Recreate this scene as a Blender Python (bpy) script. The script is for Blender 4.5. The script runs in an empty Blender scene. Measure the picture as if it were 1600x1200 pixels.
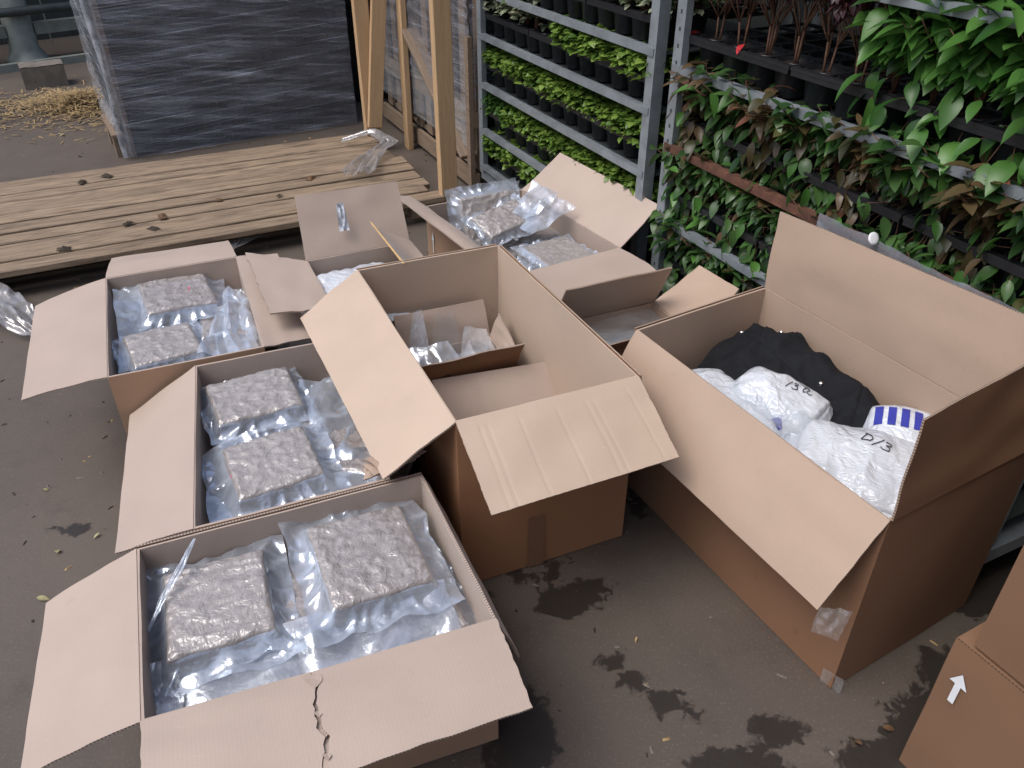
import bpy, bmesh, math, random
import numpy as np
from mathutils import Vector, Matrix, noise, Euler
PI = math.pi
R = math.radians
sc = bpy.context.scene
col = sc.collection

# ------------------------------------------------------------------ camera, sky, sun, exposure
cam_d = bpy.data.cameras.new('camera'); cam = bpy.data.objects.new('camera', cam_d); col.objects.link(cam)
cam.location = (0, 0, 1.6); cam.rotation_euler = (R(90 - 34.07), 0, 0)
cam_d.sensor_width = 36; cam_d.lens = 1264.0 / 1600 * 36; cam_d.clip_start = .02; cam_d.clip_end = 300
sc.camera = cam
SUN_EL, SUN_AZ = 60, 210            # azimuth counted anticlockwise from +X (the light comes from the open left side)
world = bpy.data.worlds.new('World'); sc.world = world; world.use_nodes = True
wn = world.node_tree.nodes; wl = world.node_tree.links
bg = wn['Background']
sky = wn.new('ShaderNodeTexSky'); sky.sky_type = 'NISHITA'; sky.sun_disc = False
sky.sun_elevation = R(SUN_EL); sky.sun_rotation = R(90 - SUN_AZ); sky.air_density = 1.0; sky.dust_density = 4.0; sky.ozone_density = 1.0
hs = wn.new('ShaderNodeHueSaturation'); hs.inputs['Saturation'].default_value = .95
wl.new(sky.outputs[0], hs.inputs['Color']); wl.new(hs.outputs[0], bg.inputs[0]); bg.inputs[1].default_value = .12
sun_d = bpy.data.lights.new('sun', 'SUN'); sun_d.energy = 1.1; sun_d.angle = R(35); sun_d.color = (.95, .975, 1)
sun = bpy.data.objects.new('sun', sun_d); col.objects.link(sun)
sdir = Vector((math.cos(R(SUN_EL)) * math.cos(R(SUN_AZ)), math.cos(R(SUN_EL)) * math.sin(R(SUN_AZ)), math.sin(R(SUN_EL))))
sun.rotation_euler = (-sdir).to_track_quat('-Z', 'Y').to_euler(); sun.location = (-6, -2, 8)
vs = sc.view_settings
vs.view_transform = 'Standard'; vs.look = 'None'; vs.exposure = .58; vs.gamma = 1; vs.use_curve_mapping = False
sc.render.engine = 'CYCLES'
cy = sc.cycles
cy.use_denoising = True; cy.max_bounces = 10; cy.transparent_max_bounces = 24; cy.diffuse_bounces = 4; cy.glossy_bounces = 4
cy.transmission_bounces = 4; cy.caustics_reflective = False; cy.caustics_refractive = False; cy.sample_clamp_indirect = 6

# ------------------------------------------------------------------ material helpers
def mat(name):
    m = bpy.data.materials.new(name); m.use_nodes = True
    nt = m.node_tree; nt.nodes.clear()
    out = nt.nodes.new('ShaderNodeOutputMaterial')
    return m, nt, out
class NT:
    def __init__(s, nt): s.nt = nt
    def n(s, t, **k):
        x = s.nt.nodes.new(t)
        for a, b in k.items():
            if a.startswith('_'): setattr(x, a[1:], b)
        return x
    def l(s, a, b): s.nt.links.new(a, b)
    def val(s, sock, v):
        if isinstance(v, (int, float)): sock.default_value = v
        elif isinstance(v, (tuple, list)): sock.default_value = v if len(v) == len(sock.default_value) else tuple(v) + (1,)
        else: s.l(v, sock)
    def math(s, op, a, b=None, c=None, clamp=False):
        x = s.nt.nodes.new('ShaderNodeMath'); x.operation = op; x.use_clamp = clamp
        s.val(x.inputs[0], a)
        if b is not None: s.val(x.inputs[1], b)
        if c is not None: s.val(x.inputs[2], c)
        return x.outputs[0]
    def mix(s, f, a, b, mode='MIX'):
        x = s.nt.nodes.new('ShaderNodeMix'); x.data_type = 'RGBA'; x.blend_type = mode
        s.val(x.inputs[0], f); s.val(x.inputs[6], a); s.val(x.inputs[7], b)
        return x.outputs[2]
    def noise(s, vec, scale, detail=3, rough=.55, dist=0):
        x = s.nt.nodes.new('ShaderNodeTexNoise'); x.inputs['Scale'].default_value = scale
        x.inputs['Detail'].default_value = detail; x.inputs['Roughness'].default_value = rough; x.inputs['Distortion'].default_value = dist
        if vec is not None: s.l(vec, x.inputs['Vector'])
        return x.outputs[0]
    def mapping(s, vec, scale=(1, 1, 1), rot=(0, 0, 0), loc=(0, 0, 0)):
        x = s.nt.nodes.new('ShaderNodeMapping'); s.l(vec, x.inputs[0])
        x.inputs['Scale'].default_value = scale; x.inputs['Rotation'].default_value = rot; x.inputs['Location'].default_value = loc
        return x.outputs[0]
    def ramp(s, f, lo, hi):
        x = s.nt.nodes.new('ShaderNodeMapRange'); x.clamp = True; x.interpolation_type = 'SMOOTHSTEP'
        s.val(x.inputs[0], f); x.inputs[1].default_value = lo; x.inputs[2].default_value = hi
        return x.outputs[0]
    def coord(s, which='Object'):
        return s.nt.nodes.new('ShaderNodeTexCoord').outputs[which]
    def bump(s, h, strength, dist=.002, normal=None):
        x = s.nt.nodes.new('ShaderNodeBump'); x.inputs['Strength'].default_value = strength; x.inputs['Distance'].default_value = dist
        s.l(h, x.inputs['Height'])
        if normal is not None: s.l(normal, x.inputs['Normal'])
        return x.outputs[0]
def principled(nt, color=None, rough=.5, **k):
    p = nt.nodes.new('ShaderNodeBsdfPrincipled')
    h = NT(nt)
    if color is not None: h.val(p.inputs['Base Color'], color)
    h.val(p.inputs['Roughness'], rough)
    for a, b in k.items(): h.val(p.inputs[a.replace('_', ' ')], b)
    return p

def kraft(name, c, dirt=.25, spec=.5, sheen=.15):
    m, nt, out = mat(name); h = NT(nt)
    co = h.coord('Object'); uv = h.coord('UV')
    big = h.noise(co, 5, 3); fib = h.noise(h.mapping(co, (1, 1, 1)), 260, 2, .7); blot = h.noise(co, 22, 4, .65)
    c2 = tuple(x * .93 for x in c)
    a = h.mix(h.ramp(big, .3, .75), c, c2)
    a = h.mix(h.math('MULTIPLY', h.ramp(fib, .52, .8), .25), a, tuple(x * .62 for x in c))
    a = h.mix(h.math('MULTIPLY', h.ramp(blot, .62, .8), dirt), a, tuple(x * .55 for x in c))
    w = h.n('ShaderNodeTexWave', _wave_type='BANDS', _bands_direction='X'); h.l(uv, w.inputs[0]); w.inputs['Scale'].default_value = 45; w.inputs['Distortion'].default_value = .3
    a = h.mix(h.math('MULTIPLY', w.outputs[1], .025), a, tuple(x * .8 for x in c))
    scr = h.noise(h.mapping(co, (3, 60, 60), (0, .4, .5)), 2.2, 3, .7)
    a = h.mix(h.math('MULTIPLY', h.ramp(scr, .66, .78), .28), a, tuple(min(1, x * 1.45) for x in c))
    p = principled(nt, a, .58, Specular_IOR_Level=spec, Sheen_Weight=sheen, Sheen_Roughness=.4)
    n1 = h.bump(h.math('ADD', h.math('MULTIPLY', w.outputs[1], .035), h.math('MULTIPLY', big, 1.6)), .35, .004)
    h.l(n1, p.inputs['Normal']); h.l(p.outputs[0], out.inputs[0])
    return m
def kraft_edge(name, c):
    m, nt, out = mat(name); h = NT(nt)
    uv = h.coord('UV')
    w = h.n('ShaderNodeTexWave', _wave_type='BANDS', _bands_direction='X'); h.l(uv, w.inputs[0]); w.inputs['Scale'].default_value = 48; w.inputs['Distortion'].default_value = 1.2; w.inputs['Detail'].default_value = 2
    a = h.mix(h.ramp(w.outputs[1], .3, .7), tuple(x * .35 for x in c), tuple(x * .95 for x in c))
    p = principled(nt, a, .8); h.l(p.outputs[0], out.inputs[0])
    return m
K = {}
# inner liner, cut edge, outer liner (the outside of a carton is the browner paper)
for nm, c, o_ in (('kraft_pale', (.46, .362, .30), (.39, .25, .165)), ('kraft_warm', (.53, .405, .31), (.38, .195, .105)), ('kraft_brown', (.44, .32, .24), (.25, .135, .08)), ('kraft_dark', (.22, .12, .068), (.22, .12, .068))):
    K[nm] = [kraft(nm, c), kraft_edge(nm + '_edge', c), kraft(nm + '_outer', o_, .4, .25, 0)]

def film_mat(name, tint=(.80, .88, .97), dens=.2, rough=.12, edge=.55, gloss=.42):
    m, nt, out = mat(name); h = NT(nt)
    co = h.coord('Object')
    lw = h.n('ShaderNodeLayerWeight'); lw.inputs[0].default_value = .35
    cr = h.noise(co, 34, 1, .4, 2.0); fine = h.noise(h.mapping(co, (1, 1, 1)), 9, 3, .55, 1.2)
    bn = h.bump(h.math('ADD', cr, h.math('MULTIPLY', fine, 2)), 0.16, .006)
    h.l(bn, lw.inputs['Normal'])
    fac = h.math('ADD', h.math('MULTIPLY', lw.outputs['Facing'], edge), h.math('ADD', h.math('MULTIPLY', h.ramp(fine, .42, .75), dens * 1.2), dens), clamp=True)
    tr = h.n('ShaderNodeBsdfTransparent'); tr.inputs[0].default_value = (.97, .985, 1, 1)
    gl = h.n('ShaderNodeBsdfGlossy'); gl.inputs['Color'].default_value = tuple(tint) + (1,); gl.inputs['Roughness'].default_value = rough; h.l(bn, gl.inputs['Normal'])
    df = h.n('ShaderNodeBsdfDiffuse'); df.inputs[0].default_value = tuple(x * .92 for x in tint) + (1,); h.l(bn, df.inputs['Normal'])
    tl = h.n('ShaderNodeBsdfTranslucent'); tl.inputs[0].default_value = tuple(tint) + (1,)
    d2 = h.n('ShaderNodeMixShader'); d2.inputs[0].default_value = .35; h.l(df.outputs[0], d2.inputs[1]); h.l(tl.outputs[0], d2.inputs[2])
    s2 = h.n('ShaderNodeMixShader'); s2.inputs[0].default_value = gloss; h.l(d2.outputs[0], s2.inputs[1]); h.l(gl.outputs[0], s2.inputs[2])
    mx = h.n('ShaderNodeMixShader'); h.l(fac, mx.inputs[0]); h.l(tr.outputs[0], mx.inputs[1]); h.l(s2.outputs[0], mx.inputs[2])
    h.l(mx.outputs[0], out.inputs[0])
    return m
M_film = film_mat('clear_film', (.78, .845, .95), .40, .15, .5)
M_film_thin = film_mat('thin_clear_film', (.86, .91, .97), .10, .09, .45)
M_film_grey = film_mat('dull_film', (.60, .58, .58), .34, .2, .5)
M_tape = film_mat('packing_tape', (.93, .93, .92), .16, .08, .4)

def slab_mat():
    m, nt, out = mat('pressed_slab'); h = NT(nt); co = h.coord('Object')
    oi = h.n('ShaderNodeObjectInfo')
    a = h.mix(h.ramp(h.noise(co, 60, 4, .65), .35, .7), (.36, .325, .312), (.235, .208, .198))
    a = h.mix(h.math('MULTIPLY', oi.outputs['Random'], .3), a, (.44, .41, .395))
    ve = h.n('ShaderNodeTexVoronoi', _feature='DISTANCE_TO_EDGE'); ve.inputs['Scale'].default_value = 55; h.l(co, ve.inputs['Vector'])
    def rdg(n_): return h.math('SUBTRACT', 1, h.math('ABSOLUTE', h.math('MULTIPLY', h.math('SUBTRACT', n_, .5), 3.2)))
    hh = h.math('ADD', rdg(h.noise(co, 40, 2, .5, 1.0)), h.math('MULTIPLY', rdg(h.noise(co, 88, 2, .5, .5)), .45))
    n1 = h.bump(hh, .36, .004)
    p = principled(nt, a, .34, Specular_IOR_Level=.8, Coat_Weight=1, Coat_Roughness=.18)
    h.l(n1, p.inputs['Normal']); h.l(n1, p.inputs['Coat Normal'])
    h.l(p.outputs[0], out.inputs[0]); return m
M_slab = slab_mat()

def wood(name, c1, c2, dirt=.3):
    m, nt, out = mat(name); h = NT(nt); co = h.coord('Object')
    oi = h.n('ShaderNodeObjectInfo')
    off = h.n('ShaderNodeVectorMath', _operation='ADD'); h.l(co, off.inputs[0])
    cb = h.n('ShaderNodeCombineXYZ'); h.l(h.math('MULTIPLY', oi.outputs['Random'], 37), cb.inputs[0]); h.l(h.math('MULTIPLY', oi.outputs['Random'], 91), cb.inputs[1]); h.l(cb.outputs[0], off.inputs[1])
    v = off.outputs[0]
    grain = h.noise(h.mapping(v, (1.6, 26, 26)), 3.2, 4, .6, .8)
    a = h.mix(h.ramp(grain, .3, .72), c1, c2)
    a = h.mix(h.math('MULTIPLY', h.ramp(h.noise(h.mapping(v, (1.2, 5, 5)), 4, 4, .65), .5, .74), dirt), a, (.10, .075, .055))
    kn = h.n('ShaderNodeTexVoronoi'); kn.inputs['Scale'].default_value = 1; h.l(h.mapping(v, (1.7, 9, 9)), kn.inputs['Vector'])
    a = h.mix(h.math('MULTIPLY', h.math('SUBTRACT', 1, h.ramp(kn.outputs['Distance'], .05, .16)), .65), a, (.13, .06, .03))
    a = h.mix(h.math('MULTIPLY', oi.outputs['Random'], .3), a, tuple(x * .62 for x in c2))
    p = principled(nt, a, .72)
    h.l(h.bump(grain, .4, .003), p.inputs['Normal']); h.l(p.outputs[0], out.inputs[0]); return m
M_wood = wood('pine_boards', (.385, .285, .19), (.17, .12, .08), .85)
M_wood_new = wood('pine_post', (.60, .41, .23), (.50, .32, .17), .08)
M_wood_old = wood('weathered_boards', (.27, .20, .14), (.19, .135, .095), .4)

def metal(name, c, rough=.42, met=.7, spots=None):
    m, nt, out = mat(name); h = NT(nt); co = h.coord('Object')
    n = h.noise(co, 14, 5, .65)
    a = h.mix(h.ramp(n, .3, .75), c, tuple(x * .68 for x in c))
    if spots: a = h.mix(h.ramp(h.noise(co, 30, 5, .7), .36, .56), a, spots)
    p = principled(nt, a, rough, Metallic=met)
    h.l(h.bump(n, .2, .002), p.inputs['Normal']); h.l(p.outputs[0], out.inputs[0]); return m
M_galv = metal('galvanised_steel', (.36, .40, .43), .45, .5)
M_rust = metal('rusty_steel', (.20, .085, .05), .8, .1, (.10, .045, .03))
M_greysteel = metal('grey_green_steel', (.25, .27, .24), .55, .1)
M_darksteel = metal('dark_steel', (.07, .08, .08), .55, .3)

def plain(name, c, rough=.5, var=.25, scale=40, bump=.2, **k):
    m, nt, out = mat(name); h = NT(nt); co = h.coord('Object')
    n = h.noise(co, scale, 4, .6)
    a = h.mix(h.ramp(n, .3, .72), c, tuple(x * (1 - var) for x in c))
    p = principled(nt, a, rough, **k)
    h.l(h.bump(n, bump, .003), p.inputs['Normal']); h.l(p.outputs[0], out.inputs[0]); return m
M_pot = plain('black_plastic', (.016, .017, .020), .38, .3, 20, .1)
M_soil = plain('potting_soil', (.035, .024, .017), .95, .6, 90, 1)
def bag_mat():
    m, nt, out = mat('white_polythene'); h = NT(nt); co = h.coord('Object')
    def rdg(n_): return h.math('SUBTRACT', 1, h.math('ABSOLUTE', h.math('MULTIPLY', h.math('SUBTRACT', n_, .5), 3.0)))
    hh = h.math('ADD', rdg(h.noise(co, 13, 2, .5, 1.2)), h.math('MULTIPLY', rdg(h.noise(h.mapping(co, (1, 2.2, 1)), 30, 2, .5, .8)), .5))
    a = h.mix(h.ramp(h.noise(co, 9, 3), .35, .7), (.64, .67, .72), (.54, .57, .62))
    p = principled(nt, a, .3, Specular_IOR_Level=.6, Coat_Weight=.5, Coat_Roughness=.1, Subsurface_Weight=.0)
    h.l(h.bump(hh, .55, .008), p.inputs['Normal']); h.l(h.bump(hh, .55, .008), p.inputs['Coat Normal']); h.l(p.outputs[0], out.inputs[0]); return m
M_whitebag = bag_mat()
M_black = plain('black_cloth', (.008, .009, .012), .8, .3, 120, .3, Specular_IOR_Level=.25)
M_blue = plain('blue_print', (.035, .045, .33), .4, .1)
M_ink = plain('pen_ink', (.012, .012, .02), .6, .1)
M_whiteprint = plain('white_print', (.80, .81, .84), .55, .05)
M_red = plain('red_tape', (.45, .03, .035), .4, .1)
M_pink = plain('red_pen_mark', (.75, .12, .22), .5, .1)
M_yellow = plain('old_tape', (.62, .40, .16), .35, .2)
M_straw = plain('straw', (.42, .29, .135), .8, .5, 30)
M_concrete = plain('concrete', (.19, .165, .14), .85, .35, 12, .5)
M_bark = plain('brown_stem', (.17, .085, .05), .75, .35, 60)
M_deadleaf = plain('dead_leaf', (.16, .085, .04), .8, .5, 30)
M_paleleaf = plain('pale_leaf', (.40, .36, .18), .7, .3, 30)
M_mud = plain('mud_clod', (.06, .045, .03), .95, .5, 60, .8)
M_silver = plain('silver_snap', (.7, .7, .72), .25, .1, 20, .1, Metallic=1)

def leaf_mat(name, dark, light, warm=None, rough=.36):
    m, nt, out = mat(name); h = NT(nt)
    oi = h.n('ShaderNodeObjectInfo'); g = h.n('ShaderNodeNewGeometry')
    r = h.math('FRACT', h.math('ADD', oi.outputs['Random'], g.outputs['Random Per Island']))
    a = h.mix(r, dark, light)
    if warm: a = h.mix(h.ramp(h.math('FRACT', h.math('MULTIPLY', r, 7.31)), .90, .98), a, warm)
    a = h.mix(h.math('MULTIPLY', h.noise(h.coord('Object'), 60, 2), .3), a, tuple(x * .5 for x in dark))
    p = principled(nt, a, rough, Specular_IOR_Level=.5)
    t = h.n('ShaderNodeBsdfTranslucent'); h.l(h.mix(.5, a, light), t.inputs[0])
    mx = h.n('ShaderNodeMixShader'); mx.inputs[0].default_value = .25
    h.l(p.outputs[0], mx.inputs[1]); h.l(t.outputs[0], mx.inputs[2]); h.l(mx.outputs[0], out.inputs[0]); return m
M_lime = leaf_mat('lime_leaf', (.05, .115, .018), (.24, .36, .065))
M_green = leaf_mat('mid_leaf', (.035, .095, .02), (.12, .23, .05))
M_variegated = leaf_mat('variegated_leaf', (.10, .15, .07), (.50, .52, .36))
M_bright = leaf_mat('bright_leaf', (.03, .10, .018), (.11, .26, .05))
M_deep = leaf_mat('deep_leaf', (.022, .066, .018), (.085, .17, .045), (.13, .075, .04))
M_bronze = leaf_mat('bronze_leaf', (.05, .055, .02), (.16, .10, .05), (.22, .08, .05))
M_purple = leaf_mat('purple_leaf', (.035, .012, .018), (.11, .035, .045))

def ground_mat():
    m, nt, out = mat('worn_concrete'); h = NT(nt); co = h.coord('Object')
    big = h.noise(co, .9, 5, .6); mid = h.noise(co, 6, 5, .65); fine = h.noise(co, 140, 3, .7)
    a = h.mix(h.ramp(big, .3, .7), (.115, .092, .074), (.080, .063, .052))
    a = h.mix(h.math('MULTIPLY', h.ramp(mid, .5, .78), .6), a, (.058, .046, .037))
    a = h.mix(h.math('MULTIPLY', h.ramp(fine, .54, .72), .5), a, (.19, .16, .135))
    a = h.mix(h.math('MULTIPLY', h.ramp(h.noise(co, 55, 2, .6), .30, .22), .5), a, (.03, .025, .022))
    sep = h.n('ShaderNodeSeparateXYZ'); h.l(co, sep.inputs[0])
    # damp patches, each with a shape of its own
    best = None
    for x, y, rx, ry in ((.145, 1.385, .085, .055), (.19, 1.43, .05, .04), (.02, 1.01, .085, .14), (.93, 1.02, .16, .13), (.80, .93, .17, .10), (1.02, 1.15, .09, .12),
                         (.58, 1.03, .06, .04), (.47, .93, .13, .07), (.23, 1.21, .03, .02), (.27, 1.15, .03, .02), (-.06, 1.35, .04, .04), (.36, 1.75, .03, .05), (.02, 1.47, .04, .03),
                         (.10, 1.50, .02, .03), (1.2, 1.5, .3, .2), (.33, 1.10, .03, .025), (-1.22, 1.64, .05, .02),
                         (.41, 1.07, .025, .02), (.2, 1.60, .015, .02), (1.35, .8, .3, .3)):
        rx *= .82; ry *= .82
        dx = h.math('DIVIDE', h.math('SUBTRACT', sep.outputs[0], x), rx); dy = h.math('DIVIDE', h.math('SUBTRACT', sep.outputs[1], y), ry)
        d = h.math('SQRT', h.math('ADD', h.math('MULTIPLY', dx, dx), h.math('MULTIPLY', dy, dy)))
        d = h.math('SUBTRACT', d, 1)
        d = h.math('MULTIPLY', d, (rx + ry) * 8)
        best = d if best is None else h.math('MINIMUM', best, d)
    wob = h.math('ADD', h.math('MULTIPLY', h.math('SUBTRACT', h.noise(co, 9, 2, .5, .8), .5), 2.2), h.math('MULTIPLY', h.math('SUBTRACT', h.noise(co, 38, 3, .6, .6), .5), 1.7))
    wet = h.math('SUBTRACT', 1, h.ramp(h.math('ADD', best, wob), -.12, .20))
    wet = h.math('MAXIMUM', wet, h.math('MULTIPLY', h.ramp(h.noise(co, 2.4, 6, .72), .66, .76), .4))
    a = h.mix(h.math('MULTIPLY', wet, .86), a, (.019, .015, .0125))
    rough = h.math('SUBTRACT', .62, h.math('MULTIPLY', wet, .17))
    p = principled(nt, a, rough)
    h.l(h.bump(h.math('ADD', mid, h.math('MULTIPLY', fine, .25)), .35, .006), p.inputs['Normal'])
    h.l(p.outputs[0], out.inputs[0]); return m
M_ground = ground_mat()

# ------------------------------------------------------------------ object helpers
def tag(o, label=None, cat=None, group=None, kind=None):
    if label: o['label'] = label
    if cat: o['category'] = cat
    if group: o['group'] = group
    if kind: o['kind'] = kind
    return o
def empty(name, loc=(0, 0, 0), rz=0):
    o = bpy.data.objects.new(name, None); o.empty_display_size = .05; col.objects.link(o); o.location = loc; o.rotation_euler = (0, 0, rz); return o
class MB:
    def __init__(s): s.v = []; s.f = []; s.m = []; s.uv = []
    def add(s, verts, faces, mi=0, uvs=None):
        b = len(s.v); s.v += [tuple(p) for p in verts]
        for k, f in enumerate(faces):
            s.f.append([b + i for i in f]); s.m.append(mi if isinstance(mi, int) else mi[k])
        s.uv += list(uvs) if uvs is not None else [(p[0], p[1]) for p in verts]
    def box(s, x0, x1, y0, y1, z0, z1, M=None, mi=0):
        v = [Vector((x, y, z)) for z in (z0, z1) for y in (y0, y1) for x in (x0, x1)]
        if M is not None: v = [M @ p for p in v]
        s.add(v, [(0, 2, 3, 1), (4, 5, 7, 6), (0, 1, 5, 4), (2, 6, 7, 3), (0, 4, 6, 2), (1, 3, 7, 5)], mi)
    def tube(s, pts, rad, n=6, mi=0, cap=True):
        pts = [Vector(p) for p in pts]; vs_, fs = [], []
        for i, p in enumerate(pts):
            t = (pts[min(i + 1, len(pts) - 1)] - pts[max(i - 1, 0)]).normalized()
            a = t.orthogonal().normalized() if i == 0 else (a - t * a.dot(t)).normalized()
            b = t.cross(a); r = rad[i] if isinstance(rad, (list, tuple)) else rad
            vs_ += [p + (a * math.cos(2 * PI * k / n) + b * math.sin(2 * PI * k / n)) * r for k in range(n)]
        for i in range(len(pts) - 1):
            fs += [(i * n + k, i * n + (k + 1) % n, (i + 1) * n + (k + 1) % n, (i + 1) * n + k) for k in range(n)]
        if cap: fs += [tuple(range(n - 1, -1, -1)), tuple((len(pts) - 1) * n + k for k in range(n))]
        s.add(vs_, fs, mi)
    def grid(s, fn, nu, nv, mi=0, skip=None, uvfn=None):
        vs_ = [fn(i / nu, j / nv) for j in range(nv + 1) for i in range(nu + 1)]
        fs = [(j * (nu + 1) + i, j * (nu + 1) + i + 1, (j + 1) * (nu + 1) + i + 1, (j + 1) * (nu + 1) + i) for j in range(nv) for i in range(nu)
              if not (skip and skip((i + .5) / nu, (j + .5) / nv))]
        s.add(vs_, fs, mi, [uvfn(i / nu, j / nv) if uvfn else (i / nu, j / nv) for j in range(nv + 1) for i in range(nu + 1)])
    def mesh(s, name, mats, smooth=False):
        me = bpy.data.meshes.new(name); me.from_pydata(s.v, [], s.f)
        for m in (mats if isinstance(mats, (list, tuple)) else [mats]): me.materials.append(m)
        me.polygons.foreach_set('material_index', s.m)
        u = me.uv_layers.new(name='UVMap'); li = np.zeros(len(me.loops), dtype=np.int32); me.loops.foreach_get('vertex_index', li)
        u.data.foreach_set('uv', np.array(s.uv, dtype=np.float32)[li].ravel())
        if smooth: me.polygons.foreach_set('use_smooth', [True] * len(me.polygons))
        me.validate(); me.update(); return me
    def build(s, name, mats, parent=None, smooth=False, sharp=None):
        me = s.mesh(name, mats, smooth)
        if smooth and sharp: me.set_sharp_from_angle(angle=R(sharp))
        return link(name, me, parent)
def link(name, me, parent=None):
    o = bpy.data.objects.new(name, me); col.objects.link(o)
    if parent is not None: o.parent = parent
    return o
def V(*a): return Vector(a)
def nz(x, y=0, z=0): return noise.noise(Vector((x, y, z)))
_CR = {}
def crump(x, y, seed, f=12.0, n=6):
    """crumpled sheet: triangle waves in random directions make flat facets that meet in sharp creases; about -1..1."""
    k = (seed, n)
    if k not in _CR:
        rr = random.Random(int(seed * 1000) + n)
        _CR[k] = [(math.cos(a), math.sin(a), .6 + 1.5 * rr.random(), rr.random() * 9, .5 + .5 * rr.random()) for a in [rr.random() * PI for _ in range(n)]]
    wx, wy = x + .25 / f * nz(x * f * .5, y * f * .5, seed), y + .25 / f * nz(x * f * .5, y * f * .5, seed + 5)
    h = 0; tot = 0
    for c, s_, fr, ph, am in _CR[k]:
        m = am * (.35 + .65 * abs(nz(x * f * .35 + ph, y * f * .35, seed + fr)) * 2)
        t = (c * wx + s_ * wy) * f * fr * .5 + ph
        h += m * (abs((t % 1) - .5) * 4 - 1); tot += am
    return h / tot

def panel(mb, p00, p10, p11, p01, nu=14, nv=8, t=.0045, bow=0, jit=.0012, seed=0, disp=None, warp=None, wob=.002):
    """Corrugated board: top face on the given corners, thickness t below it; u runs p00->p10."""
    p00, p10, p11, p01 = [Vector(p) for p in (p00, p10, p11, p01)]
    n = ((p10 - p00).cross(p01 - p00) + (p11 - p01).cross(p11 - p10)).normalized()
    L, W = (p10 - p00).length, (p01 - p00).length
    top, bot, uv = [], [], []
    for j in range(nv + 1):
        for i in range(nu + 1):
            u, v = i / nu, j / nv
            uu, vv = warp(u, v) if warp else (u, v)
            p = (p00 * (1 - uu) + p10 * uu) * (1 - vv) + (p01 * (1 - uu) + p11 * uu) * vv
            d = bow * math.sin(PI * min(max(vv, 0), 1)) * (.6 + .4 * math.sin(PI * uu)) + wob * nz(uu * 3 + seed * 7.7, vv * 3, seed) * min(1, 6 * vv)
            if disp: d += disp(uu, vv)
            e = Vector((nz(uu * 40 + seed, vv * 40, 3.3), nz(uu * 40, vv * 40 + seed, 8.1), 0)) * jit if (i in (0, nu) or j == nv) else Vector()
            p = p + n * d + e
            top.append(p); bot.append(p - n * t); uv.append((uu * L, vv * W))
    w = nu + 1; N = len(top); fs, mi = [], []
    for j in range(nv):
        for i in range(nu):
            a = j * w + i; fs += [(a, a + 1, a + 1 + w, a + w), (N + a, N + a + w, N + a + 1 + w, N + a + 1)]; mi += [0, 2]
    mb.add(top + bot, fs, mi, uv + uv)
    ring = [i for i in range(nu + 1)] + [j * w + nu for j in range(1, nv + 1)] + [nv * w + i for i in range(nu - 1, -1, -1)] + [j * w for j in range(nv - 1, 0, -1)]
    ev, euv, ln = [], [], 0
    for k, a in enumerate(ring + ring[:1]):
        if k: ln += (top[a] - top[ring[k - 1]]).length
        ev += [top[a], bot[a]]; euv += [(ln, 0), (ln, t)]
    mb.add(ev, [(2 * k, 2 * k + 1, 2 * k + 3, 2 * k + 2) for k in range(len(ring))], 1, euv)

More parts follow.
